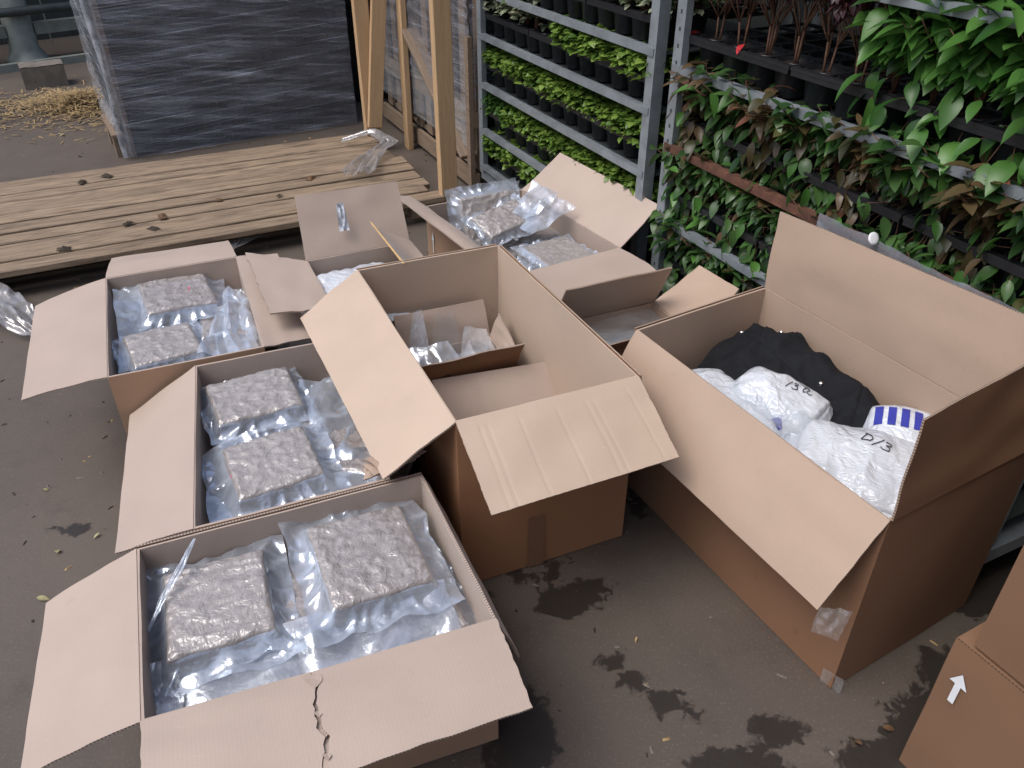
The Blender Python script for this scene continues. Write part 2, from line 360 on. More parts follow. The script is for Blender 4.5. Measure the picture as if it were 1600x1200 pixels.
def cardboard_box(name, label, group, rim, h, mats, flaps, bulge=.006, closed=False, z0=0, wall_disp=None, seed=0):
    """rim: back-left, back-right, front-right, front-left (world xy). flaps: side -> dict(tips, ...)."""
    c = sum((Vector((x, y, 0)) for x, y in rim), Vector()) / 4
    root = empty(name, (c.x, c.y, z0)); tag(root, label, 'cardboard box', group)
    P = [Vector((x - c.x, y - c.y, 0)) for x, y in rim]
    t = .005
    inn = [p - p.normalized() * t * 1.45 for p in P]
    for i in range(4):
        a, b, ai, bi = P[i], P[(i + 1) % 4], inn[i], inn[(i + 1) % 4]
        mb = MB()
        nu, nv = 14, 8
        out = (b - a).cross(V(0, 0, 1)).normalized()
        if out.dot(a + b) < 0: out = -out
        def f(q0, q1):
            def g(u, v):
                p = q0 * (1 - u) + q1 * u; s_ = math.sin(PI * u)
                d = bulge * s_ * math.sin(PI * min(1, v * .9 + .05)) + .0025 * nz(u * 3 + i * 5 + seed * 3, v * 3, seed) * s_
                return p + out * d + V(0, 0, .003 + (h - .003) * v)
            return g
        L = (b - a).length
        fo, fi = f(a, b), f(ai, bi)
        mb.grid(fo, nu, nv, 2, uvfn=lambda u, v: (u * L, v * h)); mb.grid(lambda u, v: fi(1 - u, v), nu, nv, 0, uvfn=lambda u, v: (u * L, v * h))
        ev = []
        for k in range(nu + 1): ev += [fo(k / nu, 1), fi(k / nu, 1)]
        mb.add(ev, [(2 * k, 2 * k + 2, 2 * k + 3, 2 * k + 1) for k in range(nu)], 0, [(k // 2 / nu * L, (k % 2) * .005) for k in range(2 * nu + 2)])
        mb.build('side_panel', mats, root, True, 40)
    mb = MB(); mb.add([p + V(0, 0, .006) for p in inn], [(3, 2, 1, 0)]); mb.add([p + V(0, 0, .002) for p in inn], [(0, 1, 2, 3)]); mb.build('base_panel', mats, root)
    for fl in flaps:
        i = fl['side']; a, b = P[i] + V(0, 0, h + .0015), P[(i + 1) % 4] + V(0, 0, h + .0015)
        q0, q1 = [Vector(q) - Vector((c.x, c.y, z0)) for q in fl['tips']]
        if max((q0 - a).xy.length, (q1 - b).xy.length) < .055 and q0.z < a.z - .05:
            o_ = (b - a).cross(V(0, 0, 1)).normalized(); o_ = o_ if o_.dot(a + b) > 0 else -o_
            a, b, q0, q1 = a + o_ * .009, b + o_ * .009, q0 + o_ * .009, q1 + o_ * .009
        a, b, q0, q1 = b, a, q1, q0
        mb = MB()
        def wp(u, v, ch=fl.get('ch', (.02, .02))[::-1]):
            uu = u * (1 - v * (ch[0] + ch[1])) + v * ch[0]
            return uu, v
        kw = dict(bow=fl.get('bow', .004) + .004 * math.sin(seed * 3.1 + i * 2), wob=.0045, seed=seed * 10 + i, disp=fl.get('disp'), jit=fl.get('jit', .0012), nu=fl.get('nu', 16), nv=fl.get('nv', 10))
        if fl.get('tear'):
            um = fl['tear']
            def je(v, s_): return .014 * nz(v * 5, s_, 2.2) + .007 * nz(v * 23, s_, 5.1) + .003 * nz(v * 70, s_, 1.1)
            panel(mb, b, a, q0, q1, warp=lambda u, v: (u * (1 - um) * 1 + (je(v, 1) - .002 - .004 * v) * u, v), **kw)
            panel(mb, b, a, q0, q1, warp=lambda u, v: ((1 - um) + je(v, 1) * (1 - u) + .002 + .010 * v * (1 - u) + u * (um - .002), v), **kw)
            pa, pb = (1 - um) - .05, (1 - um) + .05; dn = V(0, 0, -.0025)
            def on_(u, v): return (b * (1 - u) + a * u) * (1 - v) + (q1 * (1 - u) + q0 * u) * v + dn
            panel(mb, on_(pa, .0), on_(pb, .0), on_(pb, .93), on_(pa, .93), 10, 14, .002, .0, .004, 55, wob=.003)
            for k in range(5):      # torn paper shreds along the rip
                v = (.03, .07, .40, .58, .80)[k]; u = (1 - um) + je(v, 1)
                p = (b * (1 - u) + a * u) * (1 - v) + (q1 * (1 - u) + q0 * u) * v
                s_ = (.020, .016, .010, .012, .009)[k]
                d = (a - b).normalized(); e = (q0 - a).normalized(); up = V(0, 0, 1)
                mb.add([p - d * s_ * .8, p + d * s_ * .9 + up * .004, p + e * s_ * 1.6 + up * (.010 * random.random()), p + e * s_ - d * s_ * .7 + up * .006], [(0, 1, 2), (0, 2, 3)], 0)
        else:
            panel(mb, b, a, q0, q1, warp=wp, **kw)
        o = mb.build('flap', mats, root, True, 40)
        if fl.get('label'): o['label'] = fl['label']
    return root, c

# ------------------------------------------------------------------ setting
mb = MB(); mb.add([(-60, -40, 0), (60, -40, 0), (60, 80, 0), (-60, 80, 0)], [(0, 1, 2, 3)])
tag(mb.build('ground', M_ground), kind='structure')

# ------------------------------------------------------------------ cardboard boxes
A_RIM = [(-.773, 1.189), (-.206, 1.422), (-.029, 1.008), (-.615, .796)]
B_RIM = [(-.877, 1.886), (-.478, 2.047), (-.278, 1.408), (-.675, 1.247)]
C_RIM = [(-1.349, 2.421), (-.961, 2.589), (-.712, 1.986), (-1.097, 1.826)]
E_RIM = [(-.462, 2.189), (-.0446, 2.367), (.3035, 1.615), (-.124, 1.431)]
F_RIM = [(-.343, 3.056), (.040, 3.239), (.385, 2.658), (.005, 2.440)]
H_RIM = [(.330, 1.854), (.732, 2.096), (1.136, 1.371), (.721, 1.131)]
G_RIM = [(.119, 2.109), (.448, 2.256), (.545, 2.026), (.232, 1.886)]
D_RIM = [(-.692, 2.482), (-.360, 2.638), (-.212, 2.310), (-.544, 2.154)]
BX = 'open cardboard boxes on the yard floor'
h1 = .386
boxA, cA = cardboard_box('cardboard_box', 'front open carton with a torn front flap and two large slabs on top', BX, A_RIM, h1, K['kraft_pale'], [
    dict(side=3, tips=[(-.80, .722, .33), (-.951, 1.117, .304)], ch=(.0, .02), bow=.006),
    dict(side=2, tips=[(.035, .832, .374), (-.545, .61, .372)], tear=.45, label='pale front flap torn across the middle', nu=14, nv=18, jit=.003),
    dict(side=1, tips=[(-.150, 1.445, .215), (.022, 1.03, .232)], ch=(.03, .0)),
    dict(side=0, tips=[(-.779, 1.203, .18), (-.212, 1.436, .18)])], seed=1)
boxB, cB = cardboard_box('cardboard_box', 'middle open carton of slabs between two others on the left, behind the torn-flap one', BX, B_RIM, h1, K['kraft_pale'], [
    dict(side=3, tips=[(-.832, 1.20, .352), (-1.068, 1.824, .262)], ch=(0, .02))], seed=2)
boxC, cC = cardboard_box('cardboard_box', 'leftmost open carton beside the pallet deck with its back flap laid open', BX, C_RIM, h1, K['kraft_pale'], [
    dict(side=3, tips=[(-1.304, 1.742, .346), (-1.559, 2.334, .330)], ch=(.0, .06), bow=.006),
    dict(side=0, tips=[(-1.42, 2.60, .372), (-1.035, 2.760, .372)], ch=(.02, .03), bow=.008),
    dict(side=1, tips=[(-.835, 2.645, .372), (-.588, 2.042, .366)], ch=(.04, .0))], seed=3)
def crease(u, v):
    d = 0
    for x in (.30, .34, .50, .70, .86): d -= .0008 * math.exp(-((u - x) / .006) ** 2) * (1 if .1 < v else 0)
    for x in (.10, .90): d -= .0009 * math.exp(-((u - x) / .005) ** 2) * (1 if v > .12 else 0)
    d -= .0009 * math.exp(-((v - .13) / .012) ** 2) * (1 if .1 < u < .9 else 0)
    return d
boxE, cE = cardboard_box('cardboard_box', 'tall open carton in the centre with a smaller carton inside it', BX, E_RIM, .53, K['kraft_warm'], [
    dict(side=3, tips=[(-.283, 1.360, .421), (-.634, 2.112, .414)], ch=(.01, .01), bow=.004),
    dict(side=2, tips=[(.392, 1.432, .436), (-.046, 1.235, .436)], disp=crease, nu=120, nv=30, ch=(.01, .03), label='front flap pressed with crease lines'),
    dict(side=1, tips=[(-.034, 2.372, .33), (.314, 1.620, .33)]),
    dict(side=0, tips=[(-.466, 2.199, .33), (-.049, 2.377, .33)])], seed=4)
boxF, cF = cardboard_box('cardboard_box', 'back open carton by the plant trolley holding an upright slab and a shiny one', BX, F_RIM, h1, K['kraft_pale'], [
    dict(side=1, tips=[(.20, 3.334, .511), (.523, 2.74, .516)], ch=(0, 0), bow=-.004),
    dict(side=2, tips=[(.493, 2.454, .405), (.113, 2.247, .385)], ch=(0, .03)),
    dict(side=3, tips=[(-.10, 2.42, .452), (-.463, 2.992, .463)], bow=.018)], seed=5)
boxH, cH = cardboard_box('cardboard_box', 'large open carton on the right filled with white bags and a black jacket', BX, H_RIM, .52, K['kraft_brown'], [
    dict(side=3, tips=[(.620, 1.076, .315), (.232, 1.80, .318)], ch=(.0, .02), bow=.006, nu=24),
    dict(side=1, tips=[(.736, 2.100, .750), (1.150, 1.380, .765)], ch=(.0, .0), bow=.004, nu=24),
    dict(side=2, tips=[(1.100, 1.405, .735), (.717, 1.138, .756)], ch=(.0, .0)),
    dict(side=0, tips=[(.322, 1.866, .31), (.724, 2.108, .31)])], seed=6, bulge=.008)
boxG, cG = cardboard_box('cardboard_box', 'small carton wedged between the two tall ones with its dark back flap standing up', BX, G_RIM, h1, K['kraft_brown'], [
    dict(side=0, tips=[(.148, 2.045, .535), (.483, 2.187, .539)], bow=.003),
    dict(side=1, tips=[(.592, 2.340, .475), (.690, 2.190, .465)]),
    dict(side=2, tips=[(.548, 2.016, .455), (.238, 1.874, .455)])], seed=7, bulge=.002)
def curl(u, v): return .012 * math.sin(v * 5) * u
boxD, cD = cardboard_box('cardboard_box', 'carton of white sheets behind the tall central one with its back flap standing', BX, D_RIM, .42, [K['kraft_pale'][0], K['kraft_pale'][1], K['kraft_pale'][0]], [
    dict(side=0, tips=[(-.732, 2.568, .612), (-.400, 2.726, .608)], ch=(.0, .03)),
    dict(side=3, tips=[(-.705, 2.075, .446), (-.905, 2.515, .442)], jit=.008, ch=(.03, .0), label='left flap with a ragged torn edge'),
    dict(side=1, tips=[(-.484, 2.585, .512), (-.335, 2.235, .52)], ch=(.02, .05), disp=curl, label='inner flap edged with yellowed tape')], seed=8, bulge=.003)

# closed boxes stacked at the lower right
def closed_box(label, rim, h, z0, seed):
    c = sum((Vector((x, y, 0)) for x, y in rim), Vector()) / 4
    root = empty('closed_box', (c.x, c.y, z0)); tag(root, label, 'cardboard box', 'sealed cartons stacked at the right')
    P = [Vector((x - c.x, y - c.y, 0)) for x, y in rim]
    for i in range(4):
        a, b = P[i], P[(i + 1) % 4]; mb = MB(); L = (b - a).length
        out = (b - a).cross(V(0, 0, 1)).normalized(); out = out if out.dot(a + b) > 0 else -out
        mb.grid(lambda u, v: a * (1 - u) + b * u + out * (.006 * math.sin(PI * u) * math.sin(PI * v) + .002 * nz(u * 4 + seed, v * 3, i)) + V(0, 0, .002 + (h - .004) * v), 14, 10, uvfn=lambda u, v: (u * L, v * h))
        mb.build('side_panel', K['kraft_dark'], root, True)
    def mid(i, j, s_): return P[i] * (1 - s_) + P[j] * s_
    for k in (0, 1):
        mb = MB(); g = .4985
        if k == 0: q = [mid(0, 3, 0), mid(1, 2, 0), mid(1, 2, g), mid(0, 3, g)]
        else: q = [mid(0, 3, 1 - g), mid(1, 2, 1 - g), mid(1, 2, 1), mid(0, 3, 1)]
        q = [p + V(0, 0, h) for p in q]
        q = [p * .997 + V(0, 0, h * .003) for p in q]
        panel(mb, q[3], q[2], q[1], q[0], 12, 8, .004, 0, .0003, seed + k, wob=.002)
        mb.build('flap', K['kraft_dark'], root, True, 40)
    mb = MB(); m0, m1 = mid(0, 3, .5), mid(1, 2, .5)
    e = (P[3] - P[0]).normalized() * .025
    mb.add([m0 - e + V(0, 0, h + .004), m1 - e + V(0, 0, h + .004), m1 + e + V(0, 0, h + .004), m0 + e + V(0, 0, h + .004)], [(0, 1, 2, 3)])
    mb.build('tape_strip', M_tape, root)
    mb = MB(); mb.add([p + V(0, 0, .001) for p in P], [(0, 1, 2, 3)]); mb.build('base_panel', K['kraft_dark'], root)
    return root, c
J_RIM = [(.809, .961), (1.190, 1.160), (1.497, .587), (1.116, .388)]
K_RIM = [(.826, .936), (1.207, 1.135), (1.514, .562), (1.133, .363)]
boxJ, cJ = closed_box('sealed brown carton with a white arrow, under another at the lower right corner', J_RIM, .395, 0, 11)
boxK, cK = closed_box('sealed brown carton resting on the arrow-marked one at the right edge', K_RIM, .395, .402, 12)

L_RIM = [(x + .012, y - .01) for x, y in K_RIM]  # unseen extra carton, added to keep light off the large right carton
boxL, cL = closed_box('unseen sealed brown carton added on top of the right stack to block light', L_RIM, .395, .804, 13)

def arrow(parent, o, ux, uy, L, w):
    """flat printed arrow; o = centre, uy = pointing direction."""
    o, ux, uy = Vector(o), Vector(ux).normalized(), Vector(uy).normalized()
    pts = [(-w * .28, -.5), (w * .28, -.5), (w * .28, .12), (w * .85, .12), (0, .5), (-w * .85, .12), (-w * .28, .12)]
    pts = [(x if True else x, y * L) for x, y in pts]
    n = ux.cross(uy); mb = MB()
    mb.add([o + ux * x + uy * y for x, y in pts], [(0, 1, 2, 6), (6, 2, 3, 4, 5)])
    return mb.build('printed_arrow', M_whiteprint, parent)
def face_pt(rim, c, i, u, z, off=.0015):
    a, b = Vector((*rim[i], 0)) - c, Vector((*rim[(i + 1) % 4], 0)) - c
    out = (b - a).cross(V(0, 0, 1)).normalized(); out = out if out.dot(a + b) > 0 else -out
    return a * (1 - u) + b * u + V(0, 0, z) + out * off, (b - a).normalized(), out
p, ux, out = face_pt(J_RIM, cJ, 3, .941, .293, .005)
arrow(boxJ, p, -ux, V(0, 0, 1), .080, .021)
p, ux, out = face_pt(F_RIM, cF, 3, .905, .258, .006)
arrow(boxF, p, -ux, V(0, 0, 1), .088, .013)

def tape(parent, pts, name='tape_strip', m=None, seed=0, crumple=.0, n=10):
    mb = MB(); p = [Vector(q) for q in pts]
    nn = (p[1] - p[0]).cross(p[3] - p[0]).normalized()
    mb.grid(lambda u, v: (p[0] * (1 - u) + p[1] * u) * (1 - v) + (p[3] * (1 - u) + p[2] * u) * v + nn * (crumple * (nz(u * 4 + seed, v * 4, seed) + .6 * abs(nz(u * 11, v * 9 + seed, 2)))), n, n)
    return mb.build(name, m or M_tape, parent, True)
# bits of tape on the boxes
def on(c, *P_): return [Vector(q) - c for q in P_]
tape(boxD, on(cD, (-.585, 2.562, .590), (-.562, 2.570, .592), (-.548, 2.555, .50), (-.580, 2.542, .50)), crumple=.012, seed=2, m=M_whitebag)
tape(boxD, on(cD, (-.484, 2.583, .520), (-.476, 2.574, .522), (-.325, 2.232, .531), (-.333, 2.236, .529)), m=M_yellow, seed=4)
tape(boxH, on(cH, (.615, 1.09, .325), (.675, 1.075, .33), (.655, 1.055, .265), (.60, 1.07, .275)), crumple=.012, seed=7)
tape(boxH, on(cH, (.700, 1.150, .052), (.737, 1.118, .05), (.738, 1.117, .003), (.703, 1.152, .003)), crumple=.004, seed=9)
p, ux, out = face_pt(E_RIM, cE, 2, .57, .09, .008)
tape(boxE, [p - ux * .022 + V(0, 0, .09), p + ux * .022 + V(0, 0, .09), p + ux * .022 - V(0, 0, .085), p - ux * .022 - V(0, 0, .085)], m=plain('brown_tape', (.25, .14, .085), .35, .1))
tape(boxG, on(cG, (.490, 2.004, .472), (.530, 2.022, .474), (.528, 2.019, .452), (.492, 2.002, .452)), m=M_red)
mb = MB()       # crushed cardboard corner behind the front box
for k in range(3):
    z = .392 + .012 * k
    panel(mb, (-.335 + .02 * k, 1.398, z), (-.222 + .012 * k, 1.462, z + .008), (-.238, 1.492, z + .012), (-.340, 1.435, z + .004), 10, 4, .003, .004, .006, 70 + k, wob=.012)
o = mb.build('crushed_flap', K['kraft_brown'], None, True, 40); o.location = -cA; o.parent = boxA; o['label'] = 'crushed torn flap end at the far corner'

# ------------------------------------------------------------------ vacuum-packed slabs in clear film
def slab_mesh(a, b, c, seed, band):
    mb = MB(); n = 60
    def prof(t): s_ = 2 * t - 1; return math.copysign(1 - (1 - abs(s_)) ** 1.6, s_)
    def top(u, v):
        x, y = prof(u), prof(v)
        e = (1 - abs(x) ** 14) * (1 - abs(y) ** 14)
        ir = 1 + .035 * nz(y * 2.2 + seed, x * .3, 1) * abs(x) ** 3; jr = 1 + .035 * nz(x * 2.2, seed, y * .3) * abs(y) ** 3
        X, Y = x * a * ir, y * b * jr
        w = (1 - abs(nz(X * (26 - band * 12) + seed * 3, Y * (26 + band * 24), seed))) ** 3 * .0045 + .0026 * crump(X, Y * (1 + band * .8), seed, 60, 7) + .0020 * crump(X, Y, seed + 3, 120, 6) + .004 * nz(X * 9, Y * 9, seed)
        z = c * (.80 + .20 * max(e, 0) ** .35) + w * min(1, max(e, 0) * 1.5) - .006
        return V(X, Y, z)
    mb.grid(top, n, n)
    ring = [(i / n, 0) for i in range(n)] + [(1, j / n) for j in range(n)] + [(1 - i / n, 1) for i in range(n)] + [(0, 1 - j / n) for j in range(n)]
    vs_ = []
    for k, (u, v) in enumerate(ring):
        p = top(u, v); s1 = 1.0 + .010 * nz(k * .4, seed, 4); s2 = .985 + .012 * nz(k * .5, seed, 9)
        vs_ += [p, V(p.x * s1, p.y * s1, p.z * .5), V(p.x * s2, p.y * s2, 0)]
    N = len(ring)
    mb.add(vs_, [(3 * k + 1 + r, 3 * ((k + 1) % N) + 1 + r, 3 * ((k + 1) % N) + r, 3 * k + r) for k in range(N) for r in (0, 1)])
    return mb.mesh('slab', M_slab, True)
def ridge(x, y, s_): return (1 - abs(nz(x, y, s_))) ** 3
def film_mesh(a, b, c, ex, ey, seed, lift=.02, amp=.014, drop=.15):
    """bag margin round a slab: taut from the slab's edge, folded outwards."""
    mb = MB(); n = 72
    A_, B_ = a + ex, b + ey
    def f(u, v):
        x, y = (2 * u - 1) * A_, (2 * v - 1) * B_
        qx, qy = max(0, abs(x) - a * .985) / ex, max(0, abs(y) - b * .985) / ey
        q = min(1, math.hypot(qx, qy))
        th = math.atan2(y, x); r = math.hypot(x, y)
        base = c * (.80 - (.80 - drop) * (1 - (1 - q) ** 2.2))
        fold = amp * (ridge(math.cos(th) * 3.2 + seed, math.sin(th) * 3.2, r * 2 + seed) * .9 + 1.1 * crump(x, y, seed, 17, 6) - .5) * min(1, q * 2.5)
        z = base + fold + lift * q ** 2 * (1.1 * nz(x * 6 + seed * 5, y * 6, 7) + .35) + .0015 * nz(x * 40, y * 40, seed) * min(1, q * 3)
        k = 1 - .06 * q * (nz(th * 3, seed, 5) + .5)
        return V(x * k, y * k, max(z, .001))
    mb.grid(f, n, n, skip=lambda u, v: abs(2 * u - 1) * A_ < a * .955 and abs(2 * v - 1) * B_ < b * .955)
    return mb.mesh('film', M_film, True)
def pack(label, loc, yaw, size=(.105, .1, .048), ex=.05, ey=.05, seed=0, tilt=(0, 0), band=0, lift=.02, group=None, amp=.014, drop=.15):
    root = empty('vacuum_pack', loc); root.rotation_euler = Euler((tilt[0], tilt[1], yaw))
    tag(root, label, 'vacuum pack', group or 'brown slabs vacuum packed in clear film')
    link('slab', slab_mesh(*size, seed, band), root)
    link('film', film_mesh(*size, ex, ey, seed, lift, amp, drop), root)
    return root
# top packs, one by one
pA1 = pack('large banded slab on the left in the front torn-flap carton', (-.585, 1.092, .297), R(21), (.100, .108, .056), .05, .055, 1.3, (.06, .0), 1, lift=.02)
pA2 = pack('large slab on the right in the front torn-flap carton, one edge jagged', (-.303, 1.205, .312), R(24.5), (.106, .118, .056), .05, .055, 2.7, (.05, .06), 0, lift=.035)
pB1 = pack('rear slab on top of the pile in the middle left carton', (-.700, 1.800, .306), R(27), (.112, .096, .053), .036, .045, 3.9, (.05, .0))
pB2 = pack('front slab on top in the middle left carton, red mark on its side', (-.580, 1.520, .306), R(27), (.102, .100, .053), .055, .05, 5.1, (.05, -.03), lift=.03)
pC1 = pack('rear slab in the leftmost carton with a red pen dash on top', (-1.112, 2.390, .306), R(29), (.108, .110, .053), .06, .05, 6.4, (.05, .05), lift=.02)
pC2 = pack('front slab in the leftmost carton close to its front wall', (-1.050, 2.080, .298), R(32), (.098, .092, .053), .04, .05, 7.2, (.05, .02))
pF1 = pack('slab standing upright against the back of the carton by the trolley', (-.100, 3.020, .330), R(26), (.112, .108, .050), .05, .05, 8.8, (R(62), 0), lift=.02)
pF2 = pack('silvery wrinkled slab leaning across the carton by the trolley', (-.035, 2.890, .372), R(38), (.108, .066, .05), .03, .035, 9.4, (R(18), R(-8)), lift=.04)
pF3 = pack('smooth dark slab at the front of the carton by the trolley', (.165, 2.720, .325), R(30), (.100, .095, .030), .03, .03, 10.6, (.0, .0), lift=.02)
def mark(parent, pts, m, w=.003, name='pen_mark'):
    mb = MB()
    for q in pts: mb.tube([Vector(p) for p in q], w, 5)
    return mb.build(name, m, parent)
mark(pC1, [[(.035, -.005, .048), (.042, .006, .0485), (.040, .016, .048)]], M_pink, .0022)
mark(pB2, [[(-.098, -.015, .042), (-.099, .02, .042)]], M_pink, .0035)
# lower layers seen between the top packs
low = {}
WHERE = ['at the rear left', 'towards the middle rear', 'at the front left', 'towards the right wall', 'in the middle', 'at the front right']
def lower(key, spots, where, z, szs=(.1, .1, .044)):
    for k, (x, y, yaw, dz, tx, ty) in enumerate(spots):
        me = low.setdefault((k % 3), (slab_mesh(*szs, 20.5 + k * 3, 0), film_mesh(*szs, .04, .045, 30.1 + k * 2, .03, .018, .1)))
        root = empty('vacuum_pack', (x, y, z + dz)); root.rotation_euler = Euler((tx, ty, yaw))
        tag(root, '%s, %s' % (where, WHERE[k]), 'vacuum pack', 'packs lower down in ' + key)
        link('slab', me[0], root); link('film', me[1], root)
lower('the front carton', [(-.60, 1.09, R(22), 0, 0, 0), (-.44, 1.14, R(112), .020, 0, .10), (-.30, 1.20, R(22), 0, 0, 0), (-.52, .98, R(24), -.012, .1, 0), (-.22, 1.12, R(30), .0, 0, -.1), (-.36, 1.05, R(20), -.012, .1, 0)],
      'lower slab pack in the front torn-flap carton', .243)
lower('the middle left carton', [(-.70, 1.80, R(27), 0, 0, 0), (-.50, 1.84, R(60), -.01, .05, .1), (-.58, 1.52, R(27), 0, 0, 0), (-.40, 1.62, R(75), .0, 0, .2), (-.45, 1.70, R(110), .012, .1, .1), (-.40, 1.46, R(30), .0, 0, .1)],
      'lower slab pack in the middle left carton', .255)
lower('the leftmost carton', [(-1.12, 2.38, R(29), 0, 0, 0), (-.90, 2.40, R(70), -.01, .05, .1), (-1.05, 2.08, R(32), -.01, 0, 0), (-.84, 2.16, R(20), .005, 0, .15), (-.90, 2.27, R(110), .010, .1, .1), (-.83, 2.05, R(50), .0, 0, .1)],
      'lower slab pack in the leftmost carton', .255)
lower('the back carton', [(-.05, 2.85, R(30), 0, 0, 0), (.15, 2.75, R(30), 0, 0, 0), (.06, 3.02, R(30), 0, 0, .1)],
      'lower slab pack in the carton by the trolley', .27)

# loose films: crumpled sheets
def sheet(name, label, cat, pts, amp, seed, m, nu=46, nv=46, base=None, group=None, freq=18):
    p = [Vector(q) for q in pts]; c = sum(p, Vector()) / 4
    mb = MB()
    def f(u, v):
        q = (p[0] * (1 - u) + p[1] * u) * (1 - v) + (p[3] * (1 - u) + p[2] * u) * v - c
        z = amp * (1.5 * crump(q.x, q.y, seed, freq * .75, 7) + .6 * ridge(q.x * freq * .5 + seed, q.y * freq * .3, seed) + .9 * nz(q.x * freq * .4, q.y * freq * .4, seed * 2) - .3)
        j = V(nz(q.x * 12, q.y * 12, seed + 3), nz(q.x * 12, q.y * 12, seed + 9), 0) * amp * .8
        return q + j + V(0, 0, z)
    mb.grid(f, nu, nv)
    o = mb.build(name, m, None, True); o.location = c
    return tag(o, label, cat, group)
sheet('film_bag', 'empty clear bag laid along the front of the torn-flap carton under the slabs', 'plastic bag', [(-.66, .865, .285), (-.09, 1.045, .285), (-.14, 1.16, .33), (-.70, .96, .32)], .014, 3.2, M_film, 70, 34, freq=14)
sheet('film_bag', 'clear bag curling up the left wall of the leftmost carton', 'plastic bag', [(-1.315, 2.38, .375), (-1.20, 2.43, .30), (-1.06, 2.13, .30), (-1.125, 1.94, .325)], .014, 5.2, M_film)
sheet('film_bag', 'clear bag crumpled at the right in the leftmost carton', 'plastic bag', [(-.98, 2.48, .33), (-.90, 2.50, .32), (-.76, 2.06, .32), (-.92, 2.02, .34)], .025, 6.2, M_film, freq=26)
sheet('film_bag', 'clear bag crumpled at the right in the middle left carton', 'plastic bag', [(-.60, 1.90, .32), (-.50, 1.95, .30), (-.32, 1.46, .30), (-.44, 1.42, .33)], .022, 8.2, M_film, freq=22)
sheet('film_bag', 'clear bag spread at the front left in the middle left carton', 'plastic bag', [(-.80, 1.60, .30), (-.66, 1.60, .30), (-.50, 1.36, .30), (-.66, 1.29, .31)], .016, 9.7, M_film, freq=16)
def wisp(label, pts, wid, seed, m=None, cat='plastic bag', name='film_scrap', group=None):
    """a twisted scrap of film running through points."""
    p = [Vector(q) for q in pts]; c = p[0].copy(); p = [q - c for q in p]; mb = MB(); n = 30
    def spine(t):
        s_ = t * (len(p) - 1); i = min(int(s_), len(p) - 2); f = s_ - i
        f = f * f * (3 - 2 * f) * .4 + f * .6
        return p[i].lerp(p[i + 1], f)
    def f(u, v):
        q = spine(u); tg = (spine(min(1, u + .03)) - spine(max(0, u - .03))).normalized()
        sd = tg.cross(V(0, 0, 1)); sd = sd.normalized() if sd.length > .1 else V(1, 0, 0); up = sd.cross(tg)
        w = wid[min(int(u * (len(wid) - 1)), len(wid) - 2)]; w2 = wid[min(int(u * (len(wid) - 1)) + 1, len(wid) - 1)]; fr = u * (len(wid) - 1) % 1 if u < 1 else 1
        W = w * (1 - fr) + w2 * fr
        a = (v - .5) * 2
        return q + sd * a * W + up * W * (.55 * ridge(a * 2.2 + seed, u * 4, seed) + .30 * crump(a, u * 3 + .3, seed, 2.2, 5))
    mb.grid(f, n, 18); o = mb.build(name, m or M_film, None, True); o.location = c
    return tag(o, label, cat, group)
wisp('twisted strip of film standing up the back wall of the front torn-flap carton', [(-.70, 1.02, .335), (-.685, 1.08, .36), (-.665, 1.15, .383), (-.655, 1.205, .40)], (.002, .007, .008, .003), 1.5, M_film)
sheet('film_bag', 'knotted clear bag tail over the slabs in the carton by the trolley', 'plastic bag', [(.0, 2.90, .415), (.075, 2.84, .425), (.185, 2.945, .480), (.075, 3.05, .500)], .018, 2.51, M_film, 34, 34, freq=20)
sheet('film_bag', 'clear bag corner fanning out in the carton by the trolley', 'plastic bag', [(.02, 2.86, .40), (.07, 2.79, .39), (.245, 2.90, .440), (.16, 2.95, .480)], .016, 3.51, M_film, 34, 34, freq=20)
sheet('film_bag', 'clear bag margin standing above the upright slab by the trolley', 'plastic bag', [(-.215, 3.02, .36), (.015, 3.12, .38), (.03, 3.14, .465), (-.20, 3.06, .44)], .012, 4.51, M_film, 40, 30, freq=16)
wisp('grey film scrap draped over the right end of the pallet deck', [(-.97, 4.62, .155), (-.80, 4.62, .20), (-.68, 4.50, .185), (-.76, 4.30, .16), (-.79, 4.04, .15)], (.03, .05, .045, .05, .09), 4.4, M_film_grey)
wisp('long twist of clear film on the floor under the pallet edge', [(-1.30, 3.36, .05), (-1.18, 3.53, .07), (-1.05, 3.68, .09), (-.93, 3.80, .07)], (.03, .05, .06, .05), 5.4, M_film_grey)
wisp('bunched clear film on the floor at the left edge', [(-2.35, 3.0, .03), (-2.1, 2.88, .05), (-1.92, 2.74, .05), (-1.80, 2.66, .02)], (.06, .10, .07, .03), 6.4, M_film_grey)

